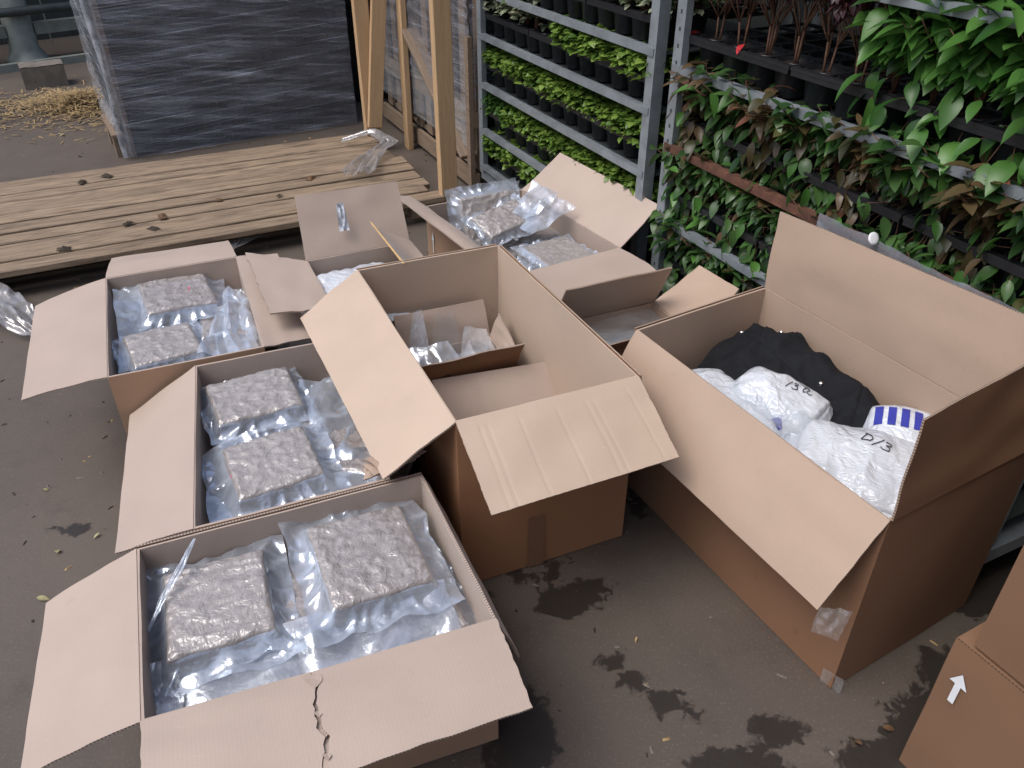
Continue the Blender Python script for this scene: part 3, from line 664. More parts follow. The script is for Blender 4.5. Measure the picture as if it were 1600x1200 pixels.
# ------------------------------------------------------------------ soft white bags, jacket, sheets
def pillow_fn(a, b, c, seed, amp):
    def f(x, y):
        e = max(0, (1 - abs(x / a) ** 2.4)) ** .5 * max(0, (1 - abs(y / b) ** 2.4)) ** .5
        w = amp * (.8 * ridge(x * 9 + seed, y * 9, seed) + 1.3 * crump(x, y, seed, 13, 6) + .6 * crump(x, y, seed + 2, 30, 6) - .3) + amp * 1.3 * nz(x * 7, y * 7, seed * 3)
        return c * e ** .75 + w * min(1, e * 1.5 + .45)
    return f
def pillow(name, label, cat, loc, yaw, a, b, c, seed, m, tilt=(0, 0), amp=.012, group=None, n=80, parent=None, skirt=.16):
    """a soft filled bag lying flat: a low creased mound with a thin loose margin all round."""
    f = pillow_fn(a, b, c, seed, amp); mb = MB(); K_ = 1 + skirt
    def g(u, v):
        x, y = (2 * u - 1) * a * K_, (2 * v - 1) * b * K_
        q = max(abs(x / a), abs(y / b)); k = 1 - .10 * (x / a / K_) ** 2 * (y / b / K_) ** 2 + .05 * nz(x * 9 + seed, y * 9, 4) * q ** 3
        return V(x * k, y * k, f(x, y) - .02 * max(0, q - 1) / skirt)
    mb.grid(g, n, n)
    mb.grid(lambda u, v: g(1 - u, v) * 1 - V(0, 0, .0015 + .5 * max(0, f((1 - 2 * u) * a, (2 * v - 1) * b)) * (1 if .12 < u < .88 and .12 < v < .88 else 0)), 24, 24)
    o = mb.build(name, m, None, True); o.location = loc; o.rotation_euler = Euler((tilt[0], tilt[1], yaw))
    tag(o, label, cat, group)
    return o, f
def handwriting(parent, f, strokes, o, ax, ay, w=.0022, off=.003):
    """ink strokes lying on a surface height function; ax, ay = writing axes in the surface plane."""
    mb = MB()
    for s_ in strokes:
        pts = []
        for (x0, y0), (x1, y1) in zip(s_[:-1], s_[1:]):
            for k in range(5):
                t = k / 5; x, y = x0 + (x1 - x0) * t, y0 + (y1 - y0) * t
                X, Y = o[0] + ax[0] * x + ay[0] * y, o[1] + ax[1] * x + ay[1] * y
                pts.append((X, Y, f(X, Y) + off))
        x, y = s_[-1]; X, Y = o[0] + ax[0] * x + ay[0] * y, o[1] + ax[1] * x + ay[1] * y
        pts.append((X, Y, f(X, Y) + off))
        mb.tube(pts, w, 5)
    return mb.build('handwriting', M_ink, parent)
D_ = [[(0, 0), (.02, 1)], [(-.12, .95), (.35, .92), (.62, .6), (.55, .25), (.05, 0)]]
SL = [[(.85, -.15), (1.25, .95)]]
THREE = [[(1.45, .85), (1.85, .9), (1.9, .68), (1.6, .5), (1.95, .42), (2.0, .1), (1.6, -.05), (1.4, .1)]]
WB = 'white plastic bags in the large right carton'
b1, f1 = pillow('white_bag', 'white bag marked D/3 in pen at the front of the large right carton', 'plastic bag', (.800, 1.430, .395), R(-28), .150, .125, .050, 1.1, M_whitebag, (.10, .02), .012, WB)
handwriting(b1, f1, D_ + SL + THREE, (-.018, .040), (.0305, -.010), (.010, .027), .0012)
b2, f2 = pillow('white_bag', 'white bag with pen scrawl lying on the black jacket in the large right carton', 'plastic bag', (.672, 1.675, .408), R(-42), .115, .080, .045, 4.1, M_whitebag, (.12, .04), .012, WB)
handwriting(b2, f2, [[(x - 1.0, y) for x, y in s_] for s_ in SL + THREE] + [[(1.5, .9), (1.9, 1.0), (2.1, .8), (1.9, .4), (1.6, .2), (1.5, .6), (1.7, .8)], [(2.0, .3), (2.3, .1), (2.5, .3)]], (.010, .02), (.024, .004), (-.004, .026), .0011)
b3, f3 = pillow('white_bag', 'flat white bag with a clear end at the left side of the large right carton', 'plastic bag', (.565, 1.690, .390), R(-60), .17, .070, .038, 6.6, M_whitebag, (-.05, .0), .008, WB)
b4, f4 = pillow('white_bag', 'crumpled white bag lowest at the front corner of the large right carton', 'plastic bag', (.750, 1.335, .345), R(-62), .115, .085, .05, 8.6, M_whitebag, (.0, .05), .012, WB)
b5, f5 = pillow('striped_bag', 'white bag with bold blue stripes at the right wall of the large carton', 'plastic bag', (.925, 1.530, .408), R(-24), .075, .085, .040, 9.6, M_whitebag, (.35, -.1), .006, WB)
mb = MB()
for k in range(4):
    x = -.060 + .029 * k
    mb.grid(lambda u, v: V(x + .018 * u, .005 + .060 * v, f5(x + .018 * u, .005 + .060 * v) + .002), 3, 10)
mb.build('stripe_print', M_blue, b5, True)
mb = MB(); mb.grid(lambda u, v: V(.125 + .03 * u, .0 + .035 * v * (1 - u * .6), f3(.125 + .03 * u, .0 + .035 * v * (1 - u * .6)) + .002), 6, 6); mb.build('stripe_print', M_blue, b3, True)
sheet('film_bag', 'clear empty bag between the white bags in the large right carton', 'plastic bag', [(.55, 1.70, .44), (.64, 1.75, .44), (.73, 1.56, .43), (.64, 1.50, .43)], .014, 15.2, M_film_thin, 36, 36, freq=16)
# black jacket: a thick crumpled cloth filling the back of the carton
def jk(u, v):
    P = [V(.405, 1.845, 0), V(.735, 2.045, 0), V(1.075, 1.375, 0), V(.735, 1.175, 0)]
    q = (P[0] * (1 - u) + P[1] * u) * (1 - v) + (P[3] * (1 - u) + P[2] * u) * v
    hgt = .350 + .105 * math.exp(-((u - .78) / .35) ** 2 - ((v - .12) / .30) ** 2) + .07 * math.exp(-((u - .92) / .22) ** 2 - ((v - .50) / .30) ** 2)
    hgt += .022 * ridge(q.x * 7 + 2, q.y * 7, 3.3) + .012 * ridge(q.x * 17, q.y * 17 + 4, 1.3) + .02 * nz(q.x * 6, q.y * 6, 9.9) + .020 * crump(q.x, q.y, 3.7, 12, 7) + .010 * ridge(q.x * 14, q.y * 5, 6.2) - .025
    if v > .6: hgt -= .12 * (v - .6)
    return V(q.x - .735, q.y - 1.61, hgt - .3)
mb = MB(); mb.grid(jk, 70, 90); jacket = mb.build('jacket', M_black, None, True); jacket.location = (.735, 1.61, .3)
tag(jacket, 'black jacket with silver snaps under the white bags in the large carton', 'jacket')
SN = []
for X, Y in ((.748, 1.955), (.80, 1.735)):
    SN.append(min(((u / 60, v / 60) for u in range(61) for v in range(61)), key=lambda q: (jk(*q).x + .735 - X) ** 2 + (jk(*q).y + 1.61 - Y) ** 2))
for u, v in SN + [(.72, .02)]:
    p = jk(u, v); mb = MB(); p = p + V(0, 0, .006 if v > .1 else 0); mb.tube([p + V(0, 0, -.012), p + V(0, 0, .004), p + V(0, 0, .006)], [.006, .006, .004], 12); mb.build('snap', M_silver, jacket)
mb = MB()
mb.grid(lambda u, v: jk(.70 + .30 * u, .10 + .5 * v - .10 * u) + V(0, 0, .006 * (1 if 0 < u < 1 and 0 < v < 1 else -1)), 20, 30); mb.build('placket', M_black, jacket, True)
# white sheets in the box behind
s1, fs1 = pillow('white_bag', 'white wrapped sheets filling the carton behind the tall central one', 'plastic bag', (-.470, 2.345, .375), R(25), .150, .145, .050, 12.2, M_whitebag, (.05, 0), .014)
handwriting(s1, fs1, [[(0, 0), (1, .8)], [(0, .8), (1, 0)], [(.1, .4), (1.2, .5)]], (.03, .03), (.03, 0), (0, .03), .0016)
# clear plastic in the wedged small box
sheet('film_bag', 'clear plastic filling the small wedged carton', 'plastic bag', [(.15, 2.09, .375), (.44, 2.225, .375), (.535, 2.01, .37), (.25, 1.885, .37)], .018, 21.2, M_film_thin, freq=18)
sheet('film_bag', 'second clear plastic layer deep in the small wedged carton', 'plastic bag', [(.15, 2.09, .33), (.44, 2.225, .33), (.535, 2.01, .33), (.25, 1.885, .33)], .02, 22.2, M_film, freq=14)

# inner small box within the tall central one
I_RIM = [(-.350, 2.165), (-.072, 2.275), (.010, 2.085), (-.268, 1.975)]
boxI, cI = cardboard_box('cardboard_box', 'small carton of clear bags standing inside the tall central carton', BX, I_RIM, .238, [K['kraft_pale'][0], K['kraft_pale'][1], K['kraft_dark'][2]], [  # dark outer board: shade deep inside the tall carton put into its colour
    dict(side=2, tips=[(.036, 2.032, .372), (-.262, 1.935, .352)], ch=(0, 0), bow=.0, label='dark outer face of the front flap with pen scrawl'),
    dict(side=1, tips=[(-.052, 2.285, .352), (.022, 2.10, .285)], ch=(0, .12)),
    dict(side=0, tips=[(-.372, 2.185, .372), (-.086, 2.300, .372)])], seed=9, z0=.012, bulge=.002)
M_film_milk = film_mat('milky_film', (.86, .89, .94), .42, .16, .5, .35)
for lbl, pts, am, sd in (('tall clear bag with a seam at the left in the small inner carton', [(-.340, 2.06, .22), (-.240, 2.10, .22), (-.275, 2.185, .390), (-.303, 2.175, .386)], .012, 31.1),
                        ('loose clear bag slumped at the front of the small inner carton', [(-.310, 1.985, .235), (-.130, 2.055, .24), (-.190, 2.13, .315), (-.32, 2.10, .305)], .018, 32.1),
                        ('folded clear bag at the right in the small inner carton', [(-.170, 2.05, .235), (-.035, 2.10, .245), (-.085, 2.22, .320), (-.145, 2.19, .330)], .014, 33.1),
                        ('clear bag standing behind the others in the small inner carton', [(-.260, 2.14, .23), (-.150, 2.18, .23), (-.185, 2.24, .365), (-.235, 2.22, .365)], .010, 34.1)):
    sheet('film_bag', lbl, 'plastic bag', pts, am, sd, M_film_milk if sd != 34.1 else M_film_thin, 40, 40, group='clear bags in the small inner carton', freq=16)
mb = MB(); mb.tube([(-.303, 2.142, .32), (-.297, 2.165, .355), (-.291, 2.18, .385)], .003, 6); o = mb.build('bag_seam', M_film_milk, boxI); o.location = -(cI + V(0, 0, .012))
sheet('film_bag', 'crumpled clear bags at the bottom of the small inner carton', 'plastic bag', [(-.33, 2.15, .215), (-.09, 2.25, .215), (-.01, 2.09, .215), (-.25, 1.99, .215)], .022, 35.2, M_film, freq=18)
pts0 = [Vector(q) - cI - V(0, 0, .012) for q in ((-.275, 2.012, .262), (.0, 2.115, .268))]
fz = (Vector((-.262, 1.935, .352)) - Vector((-.268, 1.975, .2515))).normalized(); fx = (Vector((.010, 2.085, 0)) - Vector((-.268, 1.975, 0))).normalized(); fn = fx.cross(fz)
fn = fn if fn.y < 0 else -fn
def on_flap(x, z): return Vector((-.268, 1.975, .2515)) + fx * x + fz * z + fn * .0065 - cI - V(0, 0, .012)
mb = MB()
for s_ in ([(.035, .02), (.038, .035)], [(.048, .02), (.05, .034), (.056, .034), (.057, .02)], [(.057, .03), (.064, .034), (.066, .02)], [(.072, .042), (.088, .044), (.080, .02)]):
    mb.tube([on_flap(*q) for q in s_], .0014, 5)
mb.build('handwriting', M_ink, boxI)
# loose cardboard piece leaning inside the tall box
mb = MB(); c0 = V(.0, 1.90, .24)
panel(mb, Vector((-.120, 1.770, .03)) - c0, Vector((.205, 1.905, .03)) - c0, Vector((.135, 2.075, .285)) - c0, Vector((-.235, 1.965, .285)) - c0, 30, 10, .0045, .006, .002, 91,
      disp=lambda u, v: -.002 * sum(math.exp(-((u - x) / .012) ** 2) for x in (.33, .38, .72)))
o = mb.build('cardboard_sheet', K['kraft_pale'], None, True, 40); o.location = c0
tag(o, 'loose creased cardboard sheet leaning inside the tall central carton', 'cardboard')

# ------------------------------------------------------------------ pallet deck, posts, wrapped loads
YB = R(25.8); ax = V(math.cos(YB), math.sin(YB), 0); bk = V(-math.sin(YB), math.cos(YB), 0)
random.seed(4)
deck = empty('pallet_deck', (-.323, 3.843, 0), YB)      # local -X runs along the boards, +Y to the back
tag(deck, 'long wooden deck of weathered pine boards behind the open cartons', 'pallet')
y = 0.0
for k in range(11):
    w = .091 + .014 * random.random(); x1 = -.07 * random.random(); zt = .118 + .020 * random.random()
    mb = MB(); nb = 26
    def bf(u, v, top=True):
        X = -4.2 + u * (4.2 + x1); s_ = 2 * v - 1
        return V(X, (w / 2) * s_ + .002 * nz(X * 3, k, v), zt + .0025 * nz(X * 2 + k * 3, v * 2, k))
    mb.box(-4.2, x1, -w / 2, w / 2, zt - .030, zt)
    me = mb.mesh('board', M_wood)
    bm = bmesh.new(); bm.from_mesh(me); bmesh.ops.bevel(bm, geom=bm.edges[:], offset=.004, segments=1, affect='EDGES'); bm.to_mesh(me); bm.free()
    o = link('board', me, deck); o.location = (0, y + w / 2, 0); o.rotation_euler = (.02 * (random.random() - .5), 0, .004 * (random.random() - .5))
    y += w + random.uniform(.006, .016)
DY = y
for x in (-.13, -1.22, -2.30, -3.4):
    mb = MB(); mb.box(x - .05, x + .05, .02, DY - .02, .03, .0875); mb.build('bearer', M_wood_old, deck)
    for yy in (.09, DY / 2, DY - .09):
        mb = MB(); mb.box(x - .07, x + .07, yy - .045, yy + .045, 0, .0295); mb.build('block', M_wood_new if x == -1.22 else M_wood_old, deck)
def post(parent, name, p0, p1, wx, wy, m, yaw=YB):
    p0, p1 = Vector(p0), Vector(p1); d = p1 - p0
    mb = MB(); L = d.length; mb.box(0, L, -wx / 2, wx / 2, -wy / 2, wy / 2)
    me = mb.mesh(name, m); bm = bmesh.new(); bm.from_mesh(me); bmesh.ops.bevel(bm, geom=bm.edges[:], offset=.003, segments=1, affect='EDGES'); bm.to_mesh(me); bm.free()
    o = link(name, me, parent)
    X = d.normalized(); Y = V(math.cos(yaw), math.sin(yaw), 0); Y = (Y - X * Y.dot(X)).normalized(); Z = X.cross(Y)
    o.matrix_local = Matrix((X, Y, Z)).transposed().to_4x4(); o.location = p0
    return o
post(deck, 'corner_post', (.022, .035, 0), (.022, .035, 2.0), .085, .05, M_wood_new, 0)
post(deck, 'corner_post', (.0, DY + .015, 0), (.0, DY + .015, 2.0), .085, .05, M_wood_new, 0)
post(deck, 'brace', (.005, DY - .035, .155), (.235, DY - .035, 1.95), .085, .03, M_wood_new, 0)
for n_, (px, py, s_, m) in enumerate(((-1.03, .42, .018, M_deadleaf), (-.55, .52, .028, M_deadleaf), (-1.35, .18, .03, M_mud), (-1.45, .30, .024, M_mud), (-1.30, .32, .03, M_deadleaf), (-1.72, .12, .03, M_mud), (-1.62, .98, .026, M_mud), (-1.5, 1.02, .03, M_mud), (-.75, .35, .015, M_mud))):
    mb = MB()
    mb.grid(lambda u, v: V(s_ * (2 * u - 1) * (1 + .4 * nz(v * 5, n_)), s_ * .6 * (2 * v - 1) * (1 + .4 * nz(u * 5, n_, 2)), s_ * .45 * max(0, math.sin(PI * u) * math.sin(PI * v) + .5 * nz(u * 5, v * 5, n_))), 8, 8)
    o = mb.build('leaf_litter', m, None, True); w = Vector((-.323, 3.843, .133)) + ax * px + bk * py; o.location = w; o.rotation_euler = (0, 0, n_ * 1.3)
    tag(o, ('dark mud clod' if m is M_mud else 'curled brown dead leaf') + ' lying on the pallet deck boards', 'debris', 'litter scattered on the pallet deck, ' + ('mud' if m is M_mud else 'leaves'))

def stretch_mat(name, dens, dark):
    m, nt, out = mat(name); h = NT(nt); uv = h.coord('UV')
    ra = h.mapping(uv, rot=(0, 0, .13)); rb = h.mapping(uv, rot=(0, 0, -.06))
    s1_ = h.noise(h.mapping(ra, (.55, 9, 1)), 2.6, 6, .72, .4)
    s2_ = h.noise(h.mapping(rb, (.30, 46, 1)), 2.6, 4, .7, .2)
    s3_ = h.noise(uv, 3.2, 4, .6)
    st = h.math('ADD', h.math('MULTIPLY', h.ramp(s1_, .42, .72), .50), h.math('MULTIPLY', h.ramp(s2_, .50, .74), .75))
    st = h.math('ADD', h.math('MULTIPLY', st, h.math('ADD', h.math('MULTIPLY', h.ramp(s3_, .25, .65), .6), .4)), dens, clamp=True)
    bn = h.bump(h.math('ADD', h.math('MULTIPLY', s1_, 2), s2_), .6, .01)
    tr = h.n('ShaderNodeBsdfTransparent')
    gl = h.n('ShaderNodeBsdfGlossy'); gl.inputs[0].default_value = (.62, .68, .80, 1); gl.inputs['Roughness'].default_value = .2; h.l(bn, gl.inputs['Normal'])
    df = h.n('ShaderNodeBsdfDiffuse'); df.inputs[0].default_value = dark + (1,); h.l(bn, df.inputs['Normal'])
    s2x = h.n('ShaderNodeMixShader'); s2x.inputs[0].default_value = .4; h.l(df.outputs[0], s2x.inputs[1]); h.l(gl.outputs[0], s2x.inputs[2])
    mx = h.n('ShaderNodeMixShader'); h.l(st, mx.inputs[0]); h.l(tr.outputs[0], mx.inputs[1]); h.l(s2x.outputs[0], mx.inputs[2]); h.l(mx.outputs[0], out.inputs[0]); return m
M_stretch = stretch_mat('stretch_film', .15, (.60, .63, .70))
M_stretch_pale = stretch_mat('pale_stretch_film', .22, (.44, .46, .52))
def wrapped_skin(parent, P, z0, z1, m, sides=(0, 1, 2, 3), amp=.006, seed=0, off=.012):
    """film wound round a load; P = plan corners in local coordinates."""
    mb = MB(); lens = [(P[(i + 1) % 4] - P[i]).length for i in range(4)]; s0 = 0
    for i in range(4):
        a, b = P[i], P[(i + 1) % 4]
        out = (b - a).cross(V(0, 0, 1)).normalized(); out = out if out.dot(a + b) > 0 else -out
        if i in sides:
            def f(u, v):
                z = z0 + (z1 - z0) * v; s_ = s0 + u * lens[i]
                d = off + amp * (ridge(s_ * 1.2 + z * 1.5, z * 16 - s_ * 1.1 + seed, seed) + .6 * nz(s_ * 3, z * 30, seed))
                return a * (1 - u) + b * u + out * d + V(0, 0, z)
            mb.grid(f, 40, 70, uvfn=lambda u, v: (s0 + u * lens[i], z0 + (z1 - z0) * v))
        s0 += lens[i]
    return mb.build('stretch_wrap', m, parent, True)
# dark load of stacked plant trays wrapped in film
YL = R(29.6)
load = empty('wrapped_load', (-2.288, 4.815, 0), YL)
tag(load, 'tall film-wrapped load of black plant trays on a pallet behind the deck', 'wrapped load')
LX, LY = 1.40, 1.15
random.seed(7)
zt = .015; tray_me = None
mb = MB(); mb.box(0, LX, 0, LY, 0, .052); mb.box(-.012, LX + .012, -.012, LY + .012, .052, .062)
for k in range(26): mb.box(.02 + k * .053, .028 + k * .053, -.007, 0, 0, .05)
tray_me = mb.mesh('tray', M_pot)
for k in range(31):
    o = link('tray', tray_me, load); o.location = (.006 * random.uniform(-1, 1), .006 * random.uniform(-1, 1), zt + k * .0635)
for k, (yy, z0, z1) in enumerate(((.0, .0, .12), (.30, .0, .10))):
    mb = MB(); mb.box(-.08, -.03, yy + .02, yy + .11, z0, z1); mb.build('block', M_wood_old, load)
mb = MB(); mb.box(-.085, -.022, -.01, .5, .121, .143); mb.build('board', M_wood_old, load)
mb = MB(); mb.box(-.016, .02, -.034, -.012, 0, 2.0); mb.build('corner_strip', M_wood_old, load)
wrapped_skin(load, [V(-.014, -.036, 0), V(LX + .014, -.014, 0), V(LX + .014, LY + .014, 0), V(-.014, LY + .014, 0)], .01, 2.0, M_stretch, (0, 3), .011, 2.2, .026)
mb = MB()
def strip(u, v):
    z = .02 + 1.98 * v; w = .024 + .012 * nz(z * 3, 1.1)
    a = (u - .5) * 2
    return V(-.03 + a * w + .018 * nz(z * 1.6, 4), -.058 - .014 * (1 - a * a) + .006 * nz(a * 3, z * 14, 2), z)
mb.grid(strip, 8, 90); mb.build('film_fold', M_film, load, True)
mb = MB()
mb.grid(lambda u, v: V(-.03 - .03 * math.sin(PI * v) + .01 * nz(u * 6, v * 4), .05 + u * .62, .20 - .09 * math.sin(PI * u) * v - .05 * v + .02 * nz(u * 5, v * 5, 3)), 24, 14); mb.build('film_fold', M_film_grey, load, True)
# bare stack of black crates behind the deck posts
st = empty('crate_stack', (-1.22, 5.98, 0), R(25.8)); tag(st, 'stack of black slatted crates behind the deck posts', 'crate stack')
mb = MB(); mb.box(0, .62, 0, .5, 0, .145)
for k in range(3): mb.box(-.008, .628, -.008, .508, .02 + k * .05, .04 + k * .05)
cm = mb.mesh('crate', M_pot)
for k in range(11):
    o = link('crate', cm, st); o.location = (.008 * (k % 3), .006 * (k % 2), .02 + k * .152)

# wrapped wooden crate behind the post, its face in line with the trolley
RO = V(-.147, 4.136, 0); RZ = R(-64.2)
crate = empty('wrapped_crate', RO, RZ); tag(crate, 'wooden slatted crate wound with pale film left of the plant trolley', 'crate')
CX0, CX1, CD = -1.62, -.05, .8
for x0, x1, z0, z1 in ((CX0, CX1, .03, .12), (CX0, CX1, .36, .44), (CX0, CX1, 1.30, 1.38)):
    mb = MB(); mb.box(x0, x1, -.026, -.001, z0, z1); mb.build('rail', M_wood_old, crate)
for k in range(9):
    x = CX0 + .06 + k * .182; mb = MB(); mb.box(x, x + .085, .001, .022, .13, 1.6); mb.build('slat', M_wood_old, crate)
for k in range(6):
    mb = MB(); mb.box(CX0, CX1, .02 + k * .135, .12 + k * .135, .121, .143); mb.build('deck_board', M_wood_old, crate)
for x in (CX0 + .06, -.83, CX1 - .06):
    mb = MB(); mb.box(x - .06, x + .06, .01, .76, 0, .029); mb.build('runner', M_wood_old, crate)
mb = MB(); mb.box(CX1 - .045, CX1, -.052, -.027, 0, .80); mb.build('corner_post', M_wood_old, crate)
post(crate, 'corner_post', (-.97, -.075, 0), (-.93, -.065, 1.9), .075, .035, M_wood_new, 0)
post(crate, 'brace', (-.98, -.04, .72), (-.10, -.04, .20), .095, .024, M_wood_old, PI / 2)
mb = MB(); mb.box(CX0 + .05, CX1 - .05, .06, CD - .05, .145, 1.55); mb.build('contents', plain('grey_contents', (.06, .06, .075), .6, .5, 6), crate)
wrapped_skin(crate, [V(CX0, -.03, 0), V(CX1, -.03, 0), V(CX1, CD, 0), V(CX0, CD, 0)], .50, 1.75, M_stretch_pale, (0, 1), .014, 5.5, .01)
wrapped_skin(crate, [V(CX0, -.03, 0), V(CX1, -.03, 0), V(CX1, CD, 0), V(CX0, CD, 0)], .22, .50, M_film_thin, (0,), .01, 6.5, .006)

# ------------------------------------------------------------------ plant trolleys
def trolley(label, s0, s1, zs, rusty=(), depth=.565, holes=True):
    root = empty('plant_trolley', RO + V(math.cos(RZ), math.sin(RZ), 0) * s0, RZ); tag(root, label, 'trolley', 'steel plant trolleys')
    W = s1 - s0
    for x in (0, W):
        for yy in (0, depth):
            mb = MB()
            sgn = 1 if x == 0 else -1
            mb.box(min(x, x + sgn * .045), max(x, x + sgn * .045), yy - .022, yy - .018, .16, 1.95); mb.box(min(x, x + sgn * .004), max(x, x + sgn * .004), yy - .018, yy + .022, .16, 1.95)
            mb.box(min(x + sgn * .041, x + sgn * .045), max(x + sgn * .041, x + sgn * .045), yy - .018, yy + .004, .16, 1.95)
            for k in range(34 if holes else 0): mb.box(min(x + sgn * .018, x + sgn * .027), max(x + sgn * .018, x + sgn * .027), yy - .0225, yy - .0215, .2 + k * .05, .212 + k * .05, mi=1)
            mb.build('post', [M_galv, M_darksteel], root)
    mb = MB(); mb.box(-.01, W + .01, -.01, depth + .01, .115, .158); mb.build('base_frame', M_galv, root)
    for x in (.06, W - .06):
        for yy in (.06, depth - .06):
            mb = MB(); mb.tube([(x - .016, yy, .056), (x + .016, yy, .056)], .055, 16); mb.box(x - .03, x + .03, yy - .03, yy + .03, .108, .1145); mb.build('castor', M_darksteel, root)
    for k, z in enumerate(zs):
        sh = empty('shelf', (0, 0, z)); sh.parent = root
        m = M_rust if k in rusty else M_galv
        mb = MB(); mb.box(.005, W - .005, .0, depth, -.012, -.006); mb.build('shelf_sheet', M_darksteel, sh)
        mb = MB(); mb.box(.008, W - .008, -.026, -.0225, -.014, .011); mb.box(.008, W - .008, -.0225, .0, .007, .011); mb.box(.008, W - .008, -.0225, .0, -.014, -.010)
        o = mb.build('shelf_rail', m, sh)
        if k in rusty: o['label'] = 'rusty brown shelf edge'
    return root
Z1 = [.19, .377, .600, .822, 1.013, 1.25, 1.5]
Z2 = [.24, .485, .738, .990, 1.300, 1.62]
S1, S2 = (0, 1.465), (1.56, 3.02)
T1 = trolley('left plant trolley packed with small lime green plants in five tiers', *S1, Z1, holes=False)
T2 = trolley('right plant trolley with large-leaved plants and a rusty shelf edge', *S2, Z2, (2,))
def RP(s_, t, z): return RO + V(.4352, -.9003, 0) * s_ + V(.9003, .4352, 0) * t + V(0, 0, z)
# pot trays: a rim sheet and tapered pots
PITCH = .116
mb = MB(); n = 14
for i in range(n): pass
def pot_mesh():
    mb = MB(); n = 14; rings = [(.036, 0), (.047, .088), (.051, .0885), (.051, .096), (.046, .096), (.045, .084), (0.0, .086)]
    vs_, fs = [], []
    for r, z in rings:
        for k in range(n):
            a = 2 * PI * k / n; sq = 1 / max(abs(math.cos(a)), abs(math.sin(a))); s_ = r * (1 + .22 * (sq - 1))
            vs_.append((s_ * math.cos(a), s_ * math.sin(a), z))
    mi = []
    for i in range(len(rings) - 1):
        for k in range(n): fs.append((i * n + k, i * n + (k + 1) % n, (i + 1) * n + (k + 1) % n, (i + 1) * n + k)); mi.append(1 if i >= 5 else 0)
    mb.add(vs_, fs, mi); return mb.mesh('pot', [M_pot, M_soil], True)
POT = pot_mesh()
def tray_mesh_(nx, ny):
    mb = MB(); w, d = nx * PITCH, ny * PITCH
    for j in range(ny + 1):
        yy = j * PITCH; mb.box(0, w - .004, yy - (.006 if j else .012), yy + .006, .088, .098)
    for i in range(nx + 1): mb.box(max(0, i * PITCH - .006), min(w - .004, i * PITCH + .006), .0065, d - .007, .0885, .0975)
    mb.box(.003, w - .007, -.011, -.008, .075, .0875)
    mb.box(.01, w - .014, PITCH * 2 + .007, d - .007, .070, .0755, mi=1)
    return mb.mesh('pot_tray', [M_pot, M_soil])
TM = tray_mesh_(4, 4)
NTH = ['first', 'second', 'third', 'fourth', 'fifth', 'sixth', 'seventh', 'eighth', 'ninth', 'tenth', 'eleventh', 'twelfth']
ORD = ['lowest', 'second lowest', 'middle', 'second highest', 'highest', 'uppermost', 'topmost']
def trays(z, s0, s1, where):
    s_ = s0 + .035
    while s_ + 4 * PITCH < s1 + .01:
        o = link('pot_tray', TM); o.location = RP(s_, .012, z + .001); o.rotation_euler = (0, 0, RZ)
        tag(o, ['leftmost', 'middle', 'rightmost'][min(2, int((s_ - s0) / (4 * PITCH)))] + ' black pot tray ' + where, 'pot tray', 'pot trays ' + where)
        for j in (0, 1):
            for i in range(4):
                p = link('pot', POT, o); p.location = ((i + .5) * PITCH - .002, (j + .5) * PITCH, 0)
        s_ += 4 * PITCH + .002
# leaves
def leaf(L, W, curl, fold, n=4):
    vs_, fs = [], []
    for i in range(n + 1):
        t = i / n; x = L * t; w = W * math.sin(PI * min(1, (t * .93 + .04)) ** .8) * (1 if i < n else .05); z = -curl * L * t * t
        vs_ += [(x, -w, z + fold * w), (x, 0, z), (x, w, z + fold * w)]
    for i in range(n):
        a = 3 * i; fs += [(a, a + 3, a + 4, a + 1), (a + 1, a + 4, a + 5, a + 2)]
    return vs_, fs
def orient(yaw, pitch, roll=0): return Euler((roll, -pitch, yaw), 'XYZ').to_matrix().to_4x4()
def foliage_mesh(name, mt, nleaf, rad, hgt, L, W, seed, low=0.0, spread=1.0):
    rnd = random.Random(seed); mb = MB()
    for k in range(nleaf):
        a = rnd.random() * 2 * PI; r = rad * math.sqrt(rnd.random()); zz = hgt * (low + (1 - low) * rnd.random() ** .7) * (1 - .35 * (r / rad) ** 2)
        l = L * rnd.uniform(.65, 1.2)
        v_, f_ = leaf(l, W * l / L, rnd.uniform(.1, .5), rnd.uniform(.1, .5), 3)
        yaw = a + rnd.uniform(-.9, .9); pitch = rnd.uniform(-.5, .9) * (1 - .4 * r / rad)
        Mx = Matrix.Translation((r * math.cos(a), r * math.sin(a), zz)) @ orient(yaw, pitch, rnd.uniform(-.5, .5))
        mb.add([Mx @ Vector(p) for p in v_], f_)
    return mb.mesh(name, mt, True)
def stems_mesh(nst, rad, hgt, seed, thick=.0022):
    rnd = random.Random(seed); mb = MB()
    for k in range(nst):
        a = rnd.random() * 2 * PI; r = rad * rnd.random()
        mb.tube([(0.01 * math.cos(a), .01 * math.sin(a), 0), (r * .6 * math.cos(a), r * .6 * math.sin(a), hgt * .5), (r * math.cos(a), r * math.sin(a), hgt)], [thick, thick * .8, thick * .5], 5)
    return mb.mesh('stem', M_bark, True)
LIME = [foliage_mesh('foliage', M_lime, 430, .062, .090, .022, .0100, 100 + k, .0) for k in range(5)]
MIDG = [foliage_mesh('foliage', M_green, 300, .060, .095, .024, .010, 120 + k, .1) for k in range(4)]
VARI = [foliage_mesh('foliage', M_variegated, 130, .06, .11, .028, .009, 140 + k, .2) for k in range(3)]
STEMS = [stems_mesh(7, .045, .07, 160 + k) for k in range(3)]
rp = random.Random(11)
